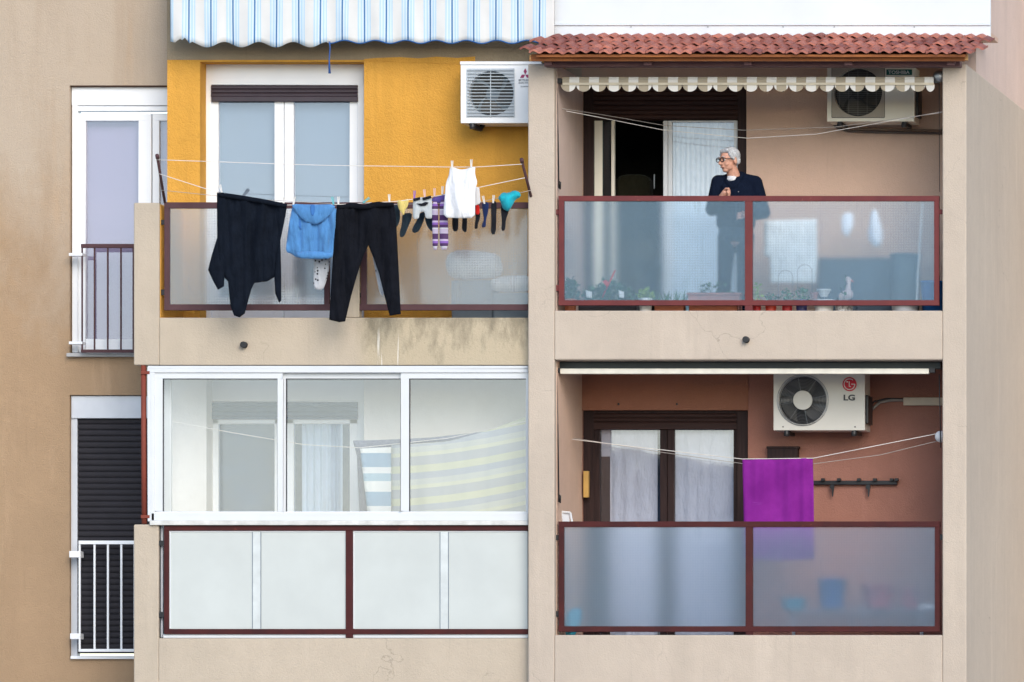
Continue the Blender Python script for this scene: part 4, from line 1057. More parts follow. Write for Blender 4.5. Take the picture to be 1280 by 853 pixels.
dk = MB().lathe(P(1176, 546, .24), [(.02, -.05), (.05, -.03), (.055, .0), (.03, .02)], 18, 'y').build('line_reel', plain('white_reel', (0.62, 0.62, 0.64), .4), smooth=True)
tag(dk, 'white clothesline reel at the right edge of the lower right balcony', 'line reel')
hk = MB().tube([P(703, 549, .78), P(708, 546.5, .7), P(714, 548, .74)], .008, 6).build('line_hook', M['steel'], smooth=True)
tag(hk, 'small metal hook holding the lower clothesline on the left wall', 'hook')
yb2 = MB().pbox(729, 589, 735.5, 622, WR - .06, WR - .01).build('thermometer', plain('ochre_board', (0.50, 0.30, 0.08), .6), bevel=.004)
tag(yb2, 'small ochre wooden thermometer on the dark door frame', 'thermometer')
lt = empty('lantern', P(708, 653, .4), 'small white lantern frame standing behind the left end of the lower right balustrade', 'lantern')
q = MB(); 
for (a, b) in (((702, 640), (713, 641)), ((713, 641), (715, 653)), ((702, 640), (701, 653))): q.tube([P(*a, .3), P(*b, .3)], .010, 6)
q.build('frame', M['pvc'], lt); pb('pane', (703, 642, 712, 653), .31, .315, M['greywhite'], lt, 0)

def basin(label, px, py_top, w_px, h, d, mat, kind='basin', taper=.8):
    """round tub standing on the balcony floor or on something of that height"""
    s = (DC + d) / DC; r = w_px / KP * s / 2; zt_ = Z(py_top, d); zb_ = zt_ - h; c = (X(px, d), d, zb_)
    root = empty(kind, c, label, kind)
    MB().lathe(c, [(r * taper * .96, 0), (r * taper, .004), (r * .98, h - .012), (r * 1.05, h - .010), (r * 1.05, h), (r * .96, h), (r * taper * .93, .012)], 28).build('tub', mat, root, smooth=True)
    return root, c, r
fl2 = zf2
zfd = lambda py, d: Z(py, d)
shelf = empty('low_table', P(1075, 811, .72), 'low grey table behind the lower right frosted glass carrying the basins', 'table')
pb('table_top', (985, 762, 1160, 766), .55, .95, plain('grey_table', (0.20, 0.21, 0.24), .6), shelf, .004)
for px in (990, 1150):
    for dy in (.58, .9): MB().box(X(px, dy), X(px, dy) + .03, dy, dy + .03, fl2, Z(766, .55)).build('leg', M['steel'], shelf)
basin('turquoise basin on the low table behind the lower right frosted glass', 992, 748, 34, .10, .60, M['cyan'])
basin('deep blue bucket on the low table behind the lower right frosted glass', 1040, 724, 36, .27, .60, M['potblue'], 'bucket')
basin('rose red basin on the low table behind the lower right frosted glass', 1098, 732, 44, .21, .60, M['rosepl'])
basin('pink bucket at the right end of the low table behind frosted glass', 1138, 736, 24, .18, .60, M['rosepl'], 'bucket')
bgc = cloth('plastic_bag', [(706, 768), (716, 760), (728, 762), (727, 775), (722, 788), (716, 800), (707, 800)], .25, M['cyan'], th=.05, puff=4, fold=.02, fs=5, step=1.5)
tag(bgc, 'bright blue plastic bag behind the left corner of the lower right balustrade', 'bag')
tag(pb('ceramic_tile', (1149, 755, 1169, 762), .35, .40, M['potwhite'], None, .004), 'white ceramic piece behind the lower right corner of the frosted glass', 'tile')

# ------------------------------------------------------------------ things on the upper right balcony
wire('clothesline', [(703, 136, .3), (755, 144, .6), (830, 157, .75), (930, 163, .75), (1045, 159, .6), (1178, 141, .2)], .0028, M['greyline'], 'upper thin clothesline crossing the upper right balcony', group='clotheslines of the upper right balcony')
wire('clothesline', [(708, 139, .3), (770, 151, .6), (830, 163, .7), (935, 173, .7), (1020, 168, .6), (1178, 140, .24)], .0030, M['line'], 'lower thin clothesline crossing the upper right balcony', group='clotheslines of the upper right balcony')
# armchair inside the dark room
ac_ = empty('armchair', P(792, 405, WR + .8), 'dark olive armchair inside the open balcony door', 'armchair')
pts = [(770, 300), (770, 225), (774, 220), (783, 218), (800, 218), (809, 220), (813, 226), (813, 300)]
MB().prism(pts, WR + .75, WR + .9).build('backrest', M['olive'], ac_, bevel=.03)
MB().pbox(768, 300, 816, 330, WR + .3, WR + .9).build('seat', M['olive'], ac_, bevel=.03)
MB().box(X(770, 1.9), X(811, 1.9), WR + .35, WR + .85, zf1, Z(329, WR + .3)).build('base', M['olive'], ac_)
tag(MB().pbox(817, 218, 818.5, 236, WR + .8, WR + .82).build('door_handle_bar', M['steel'], bevel=.002), 'slim bright metal handle glinting inside the dark room', 'handle')

def leafy(root, c, w_, h, mat, n=60, ls=.03, name='foliage', spiky=False, seed=0, flat=1.0):
    rr = random.Random(seed + int(c[0] * 100)); q = MB()
    for k in range(n):
        if spiky:
            bx, by = c[0] + rr.uniform(-w_ / 2, w_ / 2), c[1] + rr.uniform(-.05, .05)
            hx = rr.uniform(-.05, .05); hh = h * rr.uniform(.5, 1.05); u = rr.uniform(.002, .005)
            q.add([(bx - u, by, c[2]), (bx + u, by, c[2]), (bx + hx * .5 + u * .7, by - .01, c[2] + hh * .6), (bx + hx, by - .02, c[2] + hh), (bx + hx * .5 - u * .7, by - .01, c[2] + hh * .6)], [(0, 1, 2, 4), (4, 2, 3)])
        else:
            a = rr.uniform(0, 6.28); rad = math.sqrt(rr.random()); zz = rr.random()
            p = Vector((c[0] + math.cos(a) * rad * w_ / 2 * (1 - .4 * zz * zz), c[1] + math.sin(a) * rad * .10 * flat, c[2] + h * zz * (1.05 - .35 * rad)))
            u = Vector((rr.uniform(-1, 1), rr.uniform(-1, 1), rr.uniform(-.4, 1))).normalized(); v = u.cross(Vector((rr.uniform(-1, 1), rr.uniform(-1, 1), rr.uniform(-1, 1)))).normalized()
            s = ls * rr.uniform(.6, 1.3)
            q.add([p, p + u * s * .5 + v * s * .35, p + u * s * 1.1, p + u * s * .5 - v * s * .35], [(0, 1, 2, 3)])
            if k % 4 == 0: q.tube([(c[0] + (p.x - c[0]) * .3, c[1], c[2] - .01), p], .0015, 4)
    return q.build(name, mat, root)
def potted(label, px, w_px, d, pot, plant=None, py_top=378, plant_w=None, plant_py=355, box=False, spiky=False, n=70, ls=.03, rim=True, zbase=None):
    s = (DC + d) / DC; w_ = w_px / KP * s; zb_ = zf1 if zbase is None else zbase; zt_ = Z(py_top, d); h = zt_ - zb_; x = X(px, d)
    root = empty('potted_plant' if plant else 'plant_pot', (x, d, zb_), label, 'potted plant' if plant else 'pot', 'pots behind the upper right balustrade')
    if box:
        q = MB().box(x - w_ / 2 * .95, x + w_ / 2 * .95, d - .07, d + .07, zb_, zt_ - .02).box(x - w_ / 2, x + w_ / 2, d - .08, d + .08, zt_ - .02, zt_)
        q.build('pot', pot, root, bevel=.005); MB().box(x - w_ / 2 * .93, x + w_ / 2 * .93, d - .065, d + .065, zt_ - .01, zt_ + .003).build('soil', M['soil'], root)
    else:
        r = w_ / 2
        MB().lathe((x, d, zb_), [(r * .68, 0), (r * .70, .003), (r * .93, h * .82), (r * 1.0, h * .83), (r * 1.0, h), (r * .9, h), (r * .88, h - .02), (.001, h - .02)], 24).build('pot', pot, root, smooth=False)
    if plant:
        pw = (plant_w or w_px * 1.2) / KP * s
        leafy(root, (x, d, zt_ - .01), pw, Z(plant_py, d) - zt_ + .01, plant, n, ls, spiky=spiky)
    return root
dp = .24
potted('terracotta pot with a dark green bush at the far left of the balcony', 713, 16, dp, M['terracotta'], M['leafdark'], 374, 19, 348, n=170, ls=.05)
potted('long dark planter with leafy greenery under the dark glass', 761, 76, dp + .06, M['potblack'], M['leafdark'], 378, 72, 352, box=True, n=420, ls=.05)
potted('white tapered pot with a lime and yellow plant', 807, 17, dp - .04, M['potwhite'], M['leaflime'], 373, 22, 361, n=150, ls=.038)
potted('orange terracotta trough with spiky grass like leaves', 838, 38, dp, M['terracotta'], M['leaf'], 378, 44, 362, box=True, spiky=True, n=60)
potted('wide terracotta trough with small succulents, behind the mid post', 893, 63, dp, M['terracotta'], None, 377, box=True)
potted('long pinkish planter with small dark succulents, standing above the wide trough', 894, 68, dp + .06, M['pinkpot'], M['leafdark'], 367, 44, 353, box=True, n=60, ls=.035, zbase=None)
potted('small pale blue cup between two troughs', 859.5, 5.5, dp - .05, M['sky_plastic'], None, 376)
potted('red plastic pot with a lime plant, right of the mid post', 946, 12, dp - .04, M['potred'], M['leaflime'], 374, 14, 352, n=50)
potted('orange red plastic pot second from the mid post', 963.5, 15, dp - .04, M['potorange'], M['leafdark'], 376, 16, 366, n=50)
potted('crimson pot under the wire hoops', 984, 14, dp - .04, M['potred'], M['leaf'], 376, 20, 360, n=60)
potted('white and navy pot under the right wire hoop', 1002, 15, dp - .04, M['navy'], M['leaf'], 375, 24, 357, n=70)
potted('dappled white pot with ornaments standing in it', 1030, 26, dp - .04, M['potwhite'], None, 375)
sp = plain('speckled_glaze', (0.45, 0.45, 0.45), .4, var=.9, scale=70)
potted('black and white speckled pot below the ceramic goose', 1055, 24, dp - .04, sp, M['leafdark'], 376, 16, 336, n=26, ls=.03)
# rods, hoops, labels, ornaments
stk = empty('garden_tool', P(753, 373, dp), 'thin red garden stake leaning in the dark planter', 'garden stake')
MB().tube([P(752, 374, dp), P(769, 338, dp - .04)], .007, 8).build('handle', M['potred'], stk, smooth=True)
MB().prism([(753, 352), (757, 350), (762, 354), (758, 358)], dp - .02, dp - .01).build('blade', M['potred'], stk)
for px, w_ in ((736, 8), (776.5, 7)):
    o = cloth('plant_label', [(px - w_ / 2, 363), (px + w_ / 2, 365), (px + w_ / 2, 373), (px - w_ / 2 + 1, 372)], dp - .06, M['potwhite'], th=.003, fold=.001, step=2, smooth=0)
    tag(o, 'small white plant label, ' + ('left one in the dark planter' if px < 750 else 'right one in the dark planter, by the yellow plant'), 'plant label', 'white labels in the dark planter')
for px, tp, nm in ((982, 338, 'lower left'), (1006, 331, 'taller right')):
    pts = [P(px - 9, 378, dp)] + [P(px - 9 * math.cos(math.pi * i / 12), tp + 9 - 9 * math.sin(math.pi * i / 12), dp) for i in range(13)] + [P(px + 9, 378, dp)]
    tag(MB().tube(pts, .0028, 6).build('wire_hoop', M['steel'], smooth=True), nm + ' wire hoop over the red pots', 'wire hoop', 'wire hoops over the pots')
# ceramic goose
gs = empty('ceramic_goose', P(1059, 376, dp), 'white ceramic goose ornament standing among the pots', 'ornament')
q = MB(); a = P(1056, 370, dp); q.chain([P(1054, 371, dp), P(1060, 368, dp)], [.045, .05]); q.chain([P(1060, 364, dp), P(1061, 354, dp), P(1060, 349, dp), P(1064, 351, dp)], [.028, .02, .024, .010])
q.build('body', plain('goose_glaze', (0.62, 0.48, 0.46), .3), gs, remesh=.006)
MB().tube([P(1064, 351, dp), P(1067, 352.5, dp)], [.010, .002], 8).build('beak', M['potorange'], gs)
cb = basin('small white and mint bowl tilted on the dappled pot', 1030, 362, 17, .07, dp - .04, M['potwhite'], 'bowl', .5)
cup = basin('pink and white cup left of the tilted bowl', 1018, 366, 10, .06, dp - .04, M['pinkpot'], 'cup', .7)
# laundry and boxes seen blurred through the upper glass
rk = cloth('cloth', [(955, 276), (1021, 274), (1022, 318), (1020, 354), (963, 354), (962, 322), (955, 320)], .62, cloth_mat('white_sheet', (0.90, 0.90, 0.86)), th=.01, fold=.02, step=4, smooth=0)
tag(rk, 'square white cloth hanging blurred behind the upper right glass', 'cloth')
tag(cloth('cloth', [(1052, 268), (1066, 265), (1067, 282), (1060, 298), (1052, 290)], .75, M['curtain'], th=.02, fold=.02, step=3), 'small pale cloth hanging in the middle behind the upper right glass', 'cloth')
tag(cloth('cloth', [(1090, 262), (1096, 262), (1104, 290), (1102, 308), (1092, 309), (1084, 296)], .70, M['curtain'], th=.03, fold=.02, step=3), 'longer white cloth hanging right of the small pale one behind glass', 'cloth')
cb = empty('storage_cabinet', P(1070, 405, .95), 'low blue grey storage cabinet behind the upper right glass', 'cabinet')
MB().box(X(1022, .85), X(1118, .85), .85, 1.18, zf1, Z(322, .85)).build('carcass', plain('slate_blue_cabinet', (0.05, 0.075, 0.10), .6), cb, bevel=.01)
for a in (1024, 1071): pb('door', (a, 325, a + 44, 400), .835, .85, plain('slate_blue_door', (0.06, 0.085, 0.11), .5), cb, .004)
basin('tall pale blue bin at the right behind the upper glass', 1132, 318, 38, Z(318, .6) - zf1, .6, plain('pale_blue_bin', (0.20, 0.26, 0.30), .5), 'bin', .85)
tag(MB().tube([P(1153, 254, .5), P(1147, 350, .35), P(1145, 400, .3)], .009, 8).build('broom_handle', M['potwhite'], smooth=True), 'thin pale pole leaning behind the right end of the upper glass', 'pole')
basin('blue bucket in the right corner of the upper right balcony', 1166, 352, 30, Z(352, .3) - zf1, .3, M['potblue'], 'bucket')
basin('wide whitish tub showing under the rail at the right', 1131, 378, 34, Z(378, .2) - zf1, .22, M['greywhite'], 'tub', .8)

# ------------------------------------------------------------------ behind the ochre balcony's glass
tag(pb('storage_crate', (564, 350, 616, 402), .50, .80, plain('grey_crate', (0.17, 0.21, 0.25), .6), None, .02), 'slate grey storage crate behind the pale frosted glass', 'crate')
tag(cloth('laundry_bundle', [(556, 330), (560, 317), (575, 312), (600, 314), (624, 318), (629, 335), (625, 347), (590, 350), (562, 348)], .50, cloth_mat('bright_linen', (0.86, 0.86, 0.87)), th=.10, puff=8, fold=.03, fs=9, step=3), 'heap of white laundry on the slate grey crate', 'laundry')
tag(cloth('laundry_bundle', [(612, 350), (630, 345), (664, 344), (668, 362), (640, 366), (615, 364)], .50, bpy.data.materials['bright_linen'], th=.08, puff=6, fold=.03, fs=9, step=3), 'low heap of white laundry right of the crate', 'laundry')
tag(pb('storage_box', (616, 366, 668, 403), .50, .80, plain('steel_blue_box', (0.20, 0.25, 0.29), .6), None, .02), 'grey box under the low heap of laundry', 'box')

# ------------------------------------------------------------------ drying lines on the ochre balcony
def line_pole(a, b, label):
    root = empty('line_pole', P(*a), label, 'clothesline pole', 'clothesline poles')
    MB().tube([P(*a), P(*b)], .013, 10).build('pole', M['brown'], root, smooth=True)
    pa, pb_ = Vector(P(*a)), Vector(P(*b))
    MB().tube([pb_ - (pb_ - pa).normalized() * .03, pb_ + (pb_ - pa).normalized() * .008], .018, 10).build('pole_cap', M['brown'], root, smooth=True)
line_pole((206, 253, FL + .04), (196.5, 195, -.42), 'dark clothesline pole leaning out at the left end of the railing')
line_pole((668, 262, FL + .04), (652, 200, -.42), 'dark clothesline pole leaning out beside the cream pillar')
d1, d2, d3_ = -.40, -.27, -.12
wire('clothesline', [(197, 200, d1), (400, 206.8, d1), (560, 209, d1), (596, 209, d1), (652.5, 205.5, d1)], .0030, M['line'], 'uppermost clothesline, carrying the white tank top', group='clotheslines over the railing')
wire('clothesline', [(199, 217.5, d2), (272, 241, d2), (357, 256.5, d2), (421, 256, d2), (495, 252, d2), (548, 245, d2), (596, 235, d2), (656, 222.5, d2)], .0032, M['line'], 'middle clothesline, carrying the black clothes', group='clotheslines over the railing')
wire('clothesline', [(202, 238, d3_), (300, 248, d3_), (450, 257, d3_), (600, 253, d3_), (664, 238, d3_)], .0026, M['greyline'], 'lowest clothesline, carrying the dark socks', group='clotheslines over the railing')
bl = cloth_mat('black_jersey', (0.006, 0.009, 0.016), .25, sheen=0); bl2 = cloth_mat('black_leggings', (0.007, 0.008, 0.012), .25, sheen=0)
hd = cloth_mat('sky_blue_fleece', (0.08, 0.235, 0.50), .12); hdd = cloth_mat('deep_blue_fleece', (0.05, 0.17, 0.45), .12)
sock = cloth_mat('charcoal_sock', (0.012, 0.013, 0.018), .3); gsock = cloth_mat('blue_grey_sock', (0.02, 0.035, 0.05), .3)
G = 'washing on the lines'
ts = empty('sweatshirt', P(310, 400, d2), 'black sweatshirt hung upside down, leftmost on the line', 'sweatshirt', G)
cloth('body', [(271, 240), (300, 244), (330, 249), (359, 255), (356.7, 271), (350, 303), (348.5, 330), (344, 346), (334, 352), (318, 354), (314, 362), (306, 392), (299.5, 397), (292.6, 394.7), (288, 383), (285, 352), (279.5, 346.6), (274, 325), (271.5, 300)], d2, bl, ts, th=.014, puff=4, fold=.040, fs=11, smooth=0, seed=1)
cloth('sleeve', [(271.8, 296), (276, 320), (280.5, 347), (280, 358), (272.5, 362.6), (266, 351), (260, 337.5), (265, 318)], d2 - .02, bl, ts, th=.015, puff=3, fold=.012, smooth=0)
cloth('sleeve', [(350.5, 300), (351.5, 340), (351.6, 376), (348.7, 378.6), (344, 367), (342.8, 346), (345, 320)], d2 - .02, bl, ts, th=.015, puff=3, fold=.010, smooth=0)
cloth('hem_band', [(271.4, 240), (300, 244), (330, 249), (359, 255), (358, 260), (330, 255), (300, 250), (272, 246)], d2 - .03, bl, ts, th=.012, puff=3, fold=.004)
hh = empty('hoodie', P(388, 322, d2), 'light blue hooded top hung beside the black sweatshirt', 'hooded top', G)
cloth('body', [(366, 256), (388, 257), (421, 256), (421, 285), (418, 305), (415.5, 322), (395, 323), (371, 322.5), (365, 318), (357, 315), (358.5, 300), (362, 275)], d2, hd, hh, th=.028, puff=7, fold=.055, fs=8, seed=3)
cloth('hood', [(364, 255), (388, 256), (420.5, 255.5), (414, 267), (405, 276), (395, 281), (384, 279), (374, 271), (367, 262)], d2 - .05, hd, hh, th=.022, puff=5, fold=.018, fs=8, seed=6)
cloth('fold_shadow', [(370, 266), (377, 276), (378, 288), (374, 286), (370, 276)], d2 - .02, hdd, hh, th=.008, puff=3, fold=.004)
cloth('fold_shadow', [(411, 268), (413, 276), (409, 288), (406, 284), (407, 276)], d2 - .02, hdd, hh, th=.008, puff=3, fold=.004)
cloth('neck_tab', [(387.5, 256), (394, 256), (393.5, 266), (391, 271), (388, 267)], d2 - .075, hdd, hh, th=.008, puff=3, fold=.002)
cloth('cuff', [(370, 314), (416.5, 315), (415.5, 323.2), (394, 324), (371, 323)], d2 - .025, hd, hh, th=.016, puff=3, fold=.01, fs=5)
lg = empty('leggings', P(455, 400, d2), 'black long leggings hung by the waist in the middle of the line', 'leggings', G)
cloth('body', [(421, 256), (430, 256), (437, 253.5), (446, 254), (455, 256.5), (463, 253.5), (474, 252), (484, 254), (492, 253), (494.7, 269), (496.5, 300), (498.4, 337.6), (501, 393), (487, 394.8), (480, 368), (473.8, 342.6), (467, 323), (460.3, 307), (455, 318), (446.8, 342.6), (439, 370), (431.5, 402), (424, 403), (411.5, 400), (412.5, 380), (415, 337.6), (418, 295)], d2, bl2, lg, th=.014, puff=4, fold=.040, fs=10, seed=8, smooth=0)
cloth('waistband', [(421, 256), (430, 256), (437, 253.5), (446, 254), (455, 256.5), (463, 253.5), (474, 252), (484, 254), (492, 253), (493, 258), (474, 259), (455, 262), (437, 260), (421, 262)], d2 - .03, bl2, lg, th=.012, puff=3, fold=.004)
pr = cloth_mat('printed_cotton', (0.52, 0.54, 0.58), .06, prints=((0.03, 0.03, 0.04), 26))
tag(cloth('pyjama_leg', [(393, 300), (413, 300), (412, 335), (408, 352), (404, 362), (397, 363), (391.5, 360), (392, 340)], d3_, pr, th=.016, puff=3, fold=.008, fs=8, seed=2), 'grey printed pyjama leg showing under the blue hooded top', 'pyjamas', G)
tag(cloth('pyjama_leg', [(462, 300), (474, 305), (480, 330), (482, 350), (479, 372), (474, 365), (470, 345)], d3_, pr, th=.016, puff=3, fold=.008, fs=8, seed=4), 'grey printed pyjama leg glimpsed between the legs of the black leggings', 'pyjamas', G)
def small(name, label, cat, ol, d, m, th=.010, fold=.006, fs=6, step=1.4, seed=0, smooth=1):
    return tag(cloth(name, ol, d, m, th=th, puff=2.5, fold=fold, fs=fs, step=step, seed=seed, smooth=smooth), label, cat, G)
small('sock', 'charcoal child sock half hidden right behind the black leggings', 'sock', [(492, 256), (499, 256), (500, 266), (500, 275), (497, 283), (493, 286), (490, 280)], d3_, gsock)
small('bib', 'pale yellow scrap of cloth pegged right of the black leggings', 'cloth', [(496, 250), (504, 251), (511, 248), (510, 258), (506, 263), (505, 270), (501, 265), (498, 261)], d2, cloth_mat('pale_yellow_cotton', (0.70, 0.55, 0.18)))
small('sock', 'dark blue grey sock under the pale yellow cloth', 'sock', [(503, 267), (515, 266), (514.5, 274), (510, 284), (506, 295), (501, 297.5), (499, 293), (502, 281)], d3_, gsock, .014)
small('sock', 'dark blue grey sock under the left side of the grey bodysuit', 'sock', [(522, 268), (531, 264), (531, 272), (528, 280), (524, 289), (518, 292), (514.5, 289), (517, 282), (521, 276)], d3_, gsock, .014)
small('sock', 'dark blue grey sock under the right side of the grey bodysuit', 'sock', [(530, 268), (541, 270), (542, 287), (540, 290), (535, 285), (532, 278)], d3_, gsock, .014)
bs = empty('bodysuit', P(528, 272, d2), 'light grey baby bodysuit with a black printed shape', 'bodysuit', G)
cloth('body', [(516.5, 247.5), (527, 247), (539.5, 245), (540.5, 260), (541, 273.5), (532, 273.5), (531, 266), (528, 264.5), (524.5, 266), (523.5, 274), (516, 274), (516, 260)], d2, cloth_mat('light_grey_cotton', (0.50, 0.54, 0.56)), bs, th=.010, puff=2.5, fold=.005, fs=6, step=1.4)
for ol in ([(516, 248.5), (525, 246.5), (525.5, 249.5), (517, 252)], [(527.5, 247.5), (538.5, 244.6), (539.5, 247.8), (529, 250.5)], [(520, 254.5), (527, 254.5), (532, 252.5), (536, 253.5), (532, 257.2), (526, 257.8)]):
    cloth('print', ol, d2 - .022, sock, bs, th=.003, puff=1, fold=.0, step=1.2, smooth=0)
stp = stepped('purple_striped_knit', [(0, (0.06, 0.02, 0.10)), (.30, (0.44, 0.38, 0.52)), (.55, (0.55, 0.55, 0.60)), (.62, (0.06, 0.02, 0.10)), (.78, (0.22, 0.10, 0.42)), (.9, (0.50, 0.42, 0.58))], 2, .17, Z(313, d2) + .0)
st = empty('striped_tights', P(549, 313, d2), 'purple and lilac striped child tights', 'tights', G)
cloth('leg', [(539.8, 252), (547.5, 252), (547.8, 280), (547.3, 312), (541, 313), (540.3, 285)], d2 - .004, stp, st, th=.012, puff=2.5, fold=.004, fs=6, step=1.5)
cloth('leg', [(549.5, 250), (559, 250), (560, 280), (560.5, 312), (550, 312.5), (549.3, 285)], d2 - .008, stp, st, th=.012, puff=2.5, fold=.004, fs=6, step=1.5)
cloth('waist', [(539.5, 247), (548, 245.5), (557, 241.5), (558, 250), (556, 254), (540, 253.5)], d2 + .004, cloth_mat('violet_knit', (0.10, 0.07, 0.28)), st, th=.012, puff=2.5, fold=.004, fs=5, step=1.5)
tag(cloth('tank_top', [(562.5, 209.6), (566.5, 209.2), (570, 210.5), (576, 212.3), (583, 211.5), (588.5, 209), (594.3, 208.3), (593.6, 216), (594.5, 221), (596.8, 228), (594.2, 236), (593.9, 255), (593.5, 272.7), (574, 273), (554, 272), (555, 255), (555.9, 246), (557, 232), (558.3, 226), (561, 220), (561.8, 214)], d1, cloth_mat('white_cotton', (0.78, 0.79, 0.82), .02), th=.020, puff=5, fold=.020, fs=8, step=1.6, seed=2), 'white sleeveless tank top on the uppermost line', 'tank top', G)
small('undershirt', 'narrow white undershirt showing behind the right of the tank top', 'undershirt', [(588, 236), (599, 233), (600, 245), (601, 254.5), (593, 257.5), (588, 257)], d2, M['tee'])
small('sock', 'black sock below the left part of the white tank top', 'sock', [(565, 262), (573, 262), (573, 286), (571, 289.5), (567, 289.5), (565.2, 285)], d3_, sock)
small('sock', 'black sock below the right part of the white tank top', 'sock', [(577.5, 262), (584, 262), (584, 274), (583.5, 289), (581, 291), (577, 287), (578, 274)], d3_, sock)
small('sock', 'black sock with a red top, just right of the tank top', 'sock', [(594, 265), (600.5, 265), (600, 273), (597.5, 280), (597, 286), (593, 286.5), (593.5, 280), (594.5, 273)], d3_, sock)
small('red_cloth', 'red cloth pegged over the sock right of the tank top', 'cloth', [(594, 256.5), (599, 256), (600, 268), (594, 268.5)], d3_ - .03, cloth_mat('bright_red_cotton', (0.62, 0.02, 0.015)))
small('sock', 'dark navy sock second right of the tank top', 'sock', [(602, 253), (611, 252.5), (610.5, 264), (607.5, 275), (607.5, 284), (602.3, 285), (602, 281), (605, 275), (603, 264)], d3_, cloth_mat('navy_knit', (0.012, 0.025, 0.09)))
small('sock', 'straight long black sock left of the teal cap', 'sock', [(613.5, 252), (621, 251.5), (620.5, 270), (619.8, 293), (613.4, 293.5), (614, 275)], d3_, sock)
small('sock', 'black sock hanging under the teal cap', 'sock', [(626, 255), (637, 256), (636.5, 263), (632.5, 274), (631.5, 288.5), (626.5, 289), (627.3, 276), (626, 264)], d3_, sock)
small('baby_cap', 'crumpled teal baby cap at the right end of the line', 'cap', [(622, 247.5), (628, 240.5), (635, 241.5), (642.5, 238), (649.5, 240), (651.5, 246), (644, 250), (640.5, 257), (635.5, 265), (628.5, 261.5), (626, 253)], d3_ - .05, cloth_mat('teal_jersey', (0.015, 0.36, 0.46), .25), .045, .02, 4)
# pegs
pegm = {'white': plain('white_peg', (0.75, 0.74, 0.72), .5), 'pink': plain('pink_peg', (0.72, 0.50, 0.48), .5), 'teal': plain('teal_peg', (0.10, 0.48, 0.52), .5), 'violet': plain('violet_peg', (0.30, 0.14, 0.48), .5)}
for (px, py, d, c, t, lb) in [
    (276.5, 236, d2, 'white', -.25, 'on the left corner of the black sweatshirt'), (355, 252, d2, 'white', .1, 'on the right corner of the black sweatshirt'),
    (368, 251, d2, 'white', .15, 'on the left of the blue hooded top'), (416.5, 251, d2, 'teal', -.2, 'on the right of the blue hooded top'),
    (423.5, 251, d2, 'white', .0, 'on the left of the black leggings'), (458.5, 250.5, d2, 'teal', .9, 'at the middle of the black leggings'),
    (487, 248, d2, 'white', -.05, 'on the right of the black leggings'), (518.5, 243.5, d2, 'violet', .05, 'on the left of the grey bodysuit'),
    (531, 242, d2, 'pink', -.1, 'on the right of the grey bodysuit'), (543.5, 240.5, d2, 'pink', 0, 'on the left of the striped tights'),
    (553.5, 238, d2, 'white', .05, 'on the right of the striped tights'), (565.5, 206, d1, 'white', .0, 'on the left strap of the tank top'),
    (589.5, 204.5, d1, 'white', .0, 'on the right strap of the tank top'), (605, 250, d3_, 'white', -.2, 'on the dark navy sock'), (617.2, 249, d3_, 'white', .08, 'on the straight long black sock')]:
    c_ = P(px, py, d); root = empty('clothes_peg', c_, c + ' clothes peg ' + lb, 'clothes peg', 'clothes pegs')
    for s in (-1, 1):
        rot = Matrix.Rotation(t, 3, 'Y'); V = []
        for (x, y, z) in [(x, y, z) for z in (-.038, .035) for y in (-.006, .006) for x in (0, .006)]:
            v = Vector(((x + (0.004 if z > 0 else .0005)) * s, y - .012, z)); V.append(c_ + rot @ v)
        MB().add(V, [(0, 2, 3, 1), (4, 5, 7, 6), (0, 1, 5, 4), (2, 6, 7, 3), (0, 4, 6, 2), (1, 3, 7, 5)]).build('prong', pegm[c], root)

